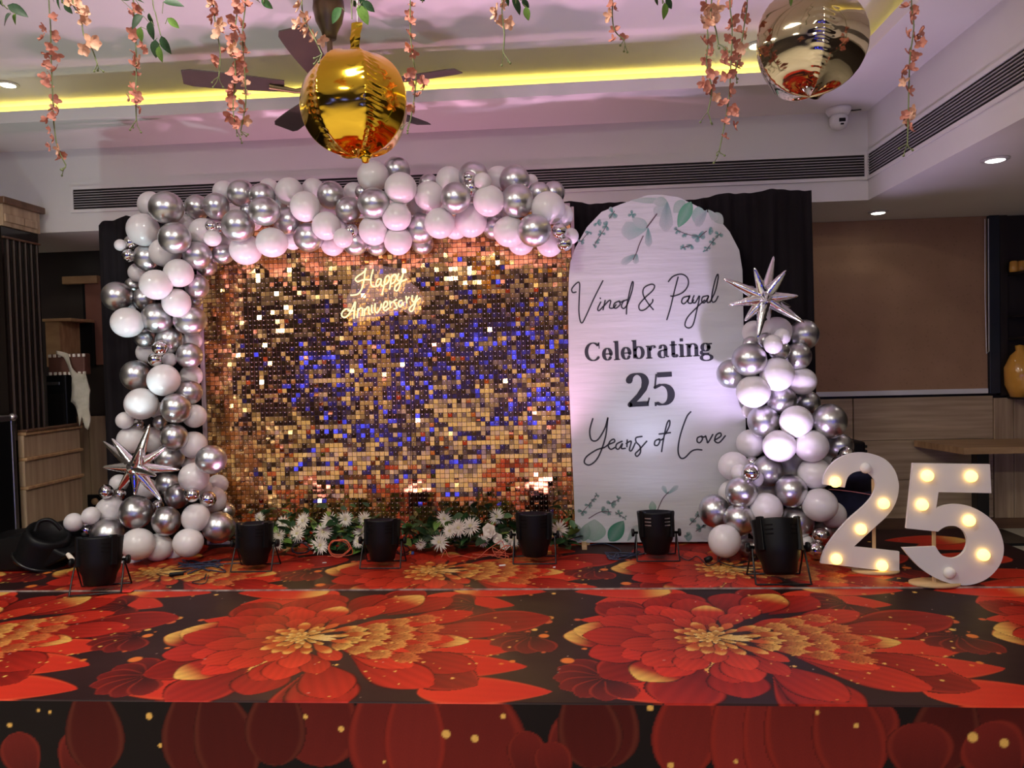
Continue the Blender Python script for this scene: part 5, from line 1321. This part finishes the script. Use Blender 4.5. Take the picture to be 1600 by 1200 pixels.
# ------------------------------------------------------------------ black stage machine at the left
q = atz(30,905,ZS+.006)
t = thing('stage_monitor', (q.x,4.25,ZS+.006), 'black floor machine with a drum shaped barrel at the left edge of the stage', 'machine')
Ym = 4.22
prof = [(-60,905),(62,901),(90,890),(108,868),(92,862),(40,832),(0,842),(-60,850)]
P3 = [at(x,y,Ym) for x,y in prof]; zm_ = min(p.z for p in P3); 
for p in P3: p.z += ZS+.008-zm_ if p.z < ZS+.02 else 0
P3[0].z = P3[1].z = ZS+.008
mb = MB().poly(P3,(0,.38,0)); o = mb.build('case_body', M['black'], t, world=True, fix=True)
bv = o.modifiers.new('soft','BEVEL'); bv.width = .018; bv.segments = 3; bv.limit_method = 'ANGLE'
c0 = at(64,866,Ym+.1); ax = (at(86,812,Ym+.0)-at(60,882,Ym+.06)).normalized()
qm = ax.to_track_quat('Z','Y').to_matrix()
MB().lathe([(.0001,-.03),(.14,-.03),(.15,-.02),(.15,.0),(.138,.02),(.133,.13),(.124,.165),(.105,.175),(.095,.15),(.0001,.14)],36,0,qm,c0).build('barrel', M['black'], t, world=True)
MB().lathe([(.146,-.02),(.157,-.018),(.157,-.003),(.146,0)],36,0,qm,c0).build('barrel_ring', M['black_metal'], t, world=True)
hq = at(72,813,Ym+.05); MB().tube(catmull([at(55,830,Ym-.02),at(62,815,Ym),at(80,813,Ym+.02),at(96,828,Ym+.04)],4),.012,8).build('handle', M['black'], t, world=True)
j = at(106,866,Ym-.02); MB().tube([j,j+Vector((.03,-.02,-.014)),j+Vector((.06,-.03,-.03))],[.012,.014,.009],10).build('plug', M['mum'], t, world=True)

# ------------------------------------------------------------------ cables and small litter on the stage
def cable(pts, m, r, label, z=ZS+.012, name='cable', cat='cable', n=5):
    P = []
    for k,(x,y) in enumerate(pts):
        p = atz(x,y,z); p.z = z+r*(k%3)*.6; P.append(p)
    o = MB().tube(catmull(P,n),r,6).build(name, m); tag(o,label,cat); return o
g = random.Random(9)
def tangle(cx, cy, w, h, n, seed):
    g = random.Random(seed); return [(cx+g.uniform(-w,w),cy+g.uniform(-h,h)) for _ in range(n)]
cable([(264,898)]+tangle(315,886,38,11,22,1)+[(352,882),(392,878)],M['cable_blue'],.0035,'navy cable tangle on the carpet at the foot of the left balloon leg')
cable([(320,905),(322,897),(318,905),(300,910),(320,912),(326,900)],M['cable'],.003,'thin black lead looped under the navy cable tangle')
o = MB().bbox((-.04,-.012,0),(.04,.012,.018),.005).build('cable_connector', M['black'], None, atz(276,899,ZS+.008)); o.rotation_euler = (0,0,.4); tag(o,'black cable connector lying left of the navy cable tangle','connector')
def loops(cx,cy,rx,ry,n,seed):
    g = random.Random(seed); out = []
    for k in range(n*8):
        a = 2*PI*k/8; out.append((cx+rx*math.cos(a)*g.uniform(.8,1.15),cy+ry*math.sin(a)*g.uniform(.75,1.15)))
    return out
def upright(pts, Y, m, r, label):
    P = [at(x,y,Y+.02*math.sin(k*1.3)) for k,(x,y) in enumerate(pts)]
    for p in P: p.z = max(p.z,ZS+.01)
    o = MB().tube(catmull(P,4),r,6).build('cable', m); tag(o,label,'cable'); return o
upright(loops(530,856,16,14,3,2)+[(550,866),(512,872)],4.50,M['cable_orange'],.0028,'orange cable coil in front of the left white flower cluster')
upright([(690,880),(696,860),(702,872),(720,868),(745,876),(760,860),(775,850),(785,846),(790,870),(783,878),(768,868),(755,874),(738,866)]+tangle(785,862,16,12,14,5),4.47,M['cable_orange'],.0024,'orange cable tangle before the right white flower cluster')
upright(loops(469,857,15,9,2,7),4.52,M['cable'],.004,'black cable coil in front of the left white flower cluster')
upright([(590,848),(622,865),(640,860),(632,852),(618,856),(628,868),(640,864)],4.42,M['cable'],.0035,'black cable behind the middle uplight')
cable([(920,852),(945,850),(970,862),(950,872),(975,874),(1000,862)]+tangle(970,868,25,6,14,8)+[(1000,868),(1010,860)],M['cable_blue'],.0035,'dark cable tangle on the carpet before the arch board')
cable([(1060,868),(1075,876),(1088,870),(1098,876),(1106,884),(1120,880),(1132,868),(1145,860),(1128,864),(1122,876),(1150,886),(1180,890)],M['cable'],.003,'thin black cable winding before the right balloon column')
o = MB().lathe([(.0001,0),(.016,0),(.018,.03),(.012,.045),(.0001,.05)],14,0,Matrix.Rotation(1.2,3,'Y')).build('plug', M['black'], None, atz(1101,876,ZS+.022)); tag(o,'small black plug lying before the right balloon column','plug')
for (x,y,m_,lab,s) in ((785,884,'white_plastic','scrap of white paper on the carpet behind the middle of the stage edge',.012),(507,880,'alu','tiny foil scrap on the carpet below the left flower cluster',.008),(866,887,'white_plastic','white crumb on the carpet below the arch board edge',.005)):
    o = MB().bbox((-s*1.6,-s*.6,0),(s*1.6,s*.6,.006),.002).build('paper_scrap', M[m_], None, atz(x,y,ZS+.0065)); o.rotation_euler = (0,0,.3); tag(o,lab,'scrap')
o = MB().bbox((-.035,-.014,0),(.035,.014,.02),.004).build('connector_block', mat('orange_plastic',(.7,.28,.03),.5), None, atz(853,866,ZS+.008)); o.rotation_euler = (0,0,.1); tag(o,'orange connector at the base of the right uplight','connector')
o = MB().bbox((-.016,-.01,0),(.0,.01,.02),.003).bbox((0,-.01,0),(.016,.01,.018),.003,1).build('wire_connector', [mat('orange_cap',(.8,.35,.04),.5),mat('blue_cap',(.05,.14,.5),.5)], None, atz(643,866,ZS+.008)); tag(o,'orange and blue wire connector right of the middle uplight','connector')
o = MB().bbox((-.03,-.02,0),(.03,.02,.004),.001).build('red_scrap', mat('red_paper',(.7,.03,.02),.6), None, atz(199,924,ZS+.0065)); tag(o,'red paper scrap beside the left uplight','scrap')
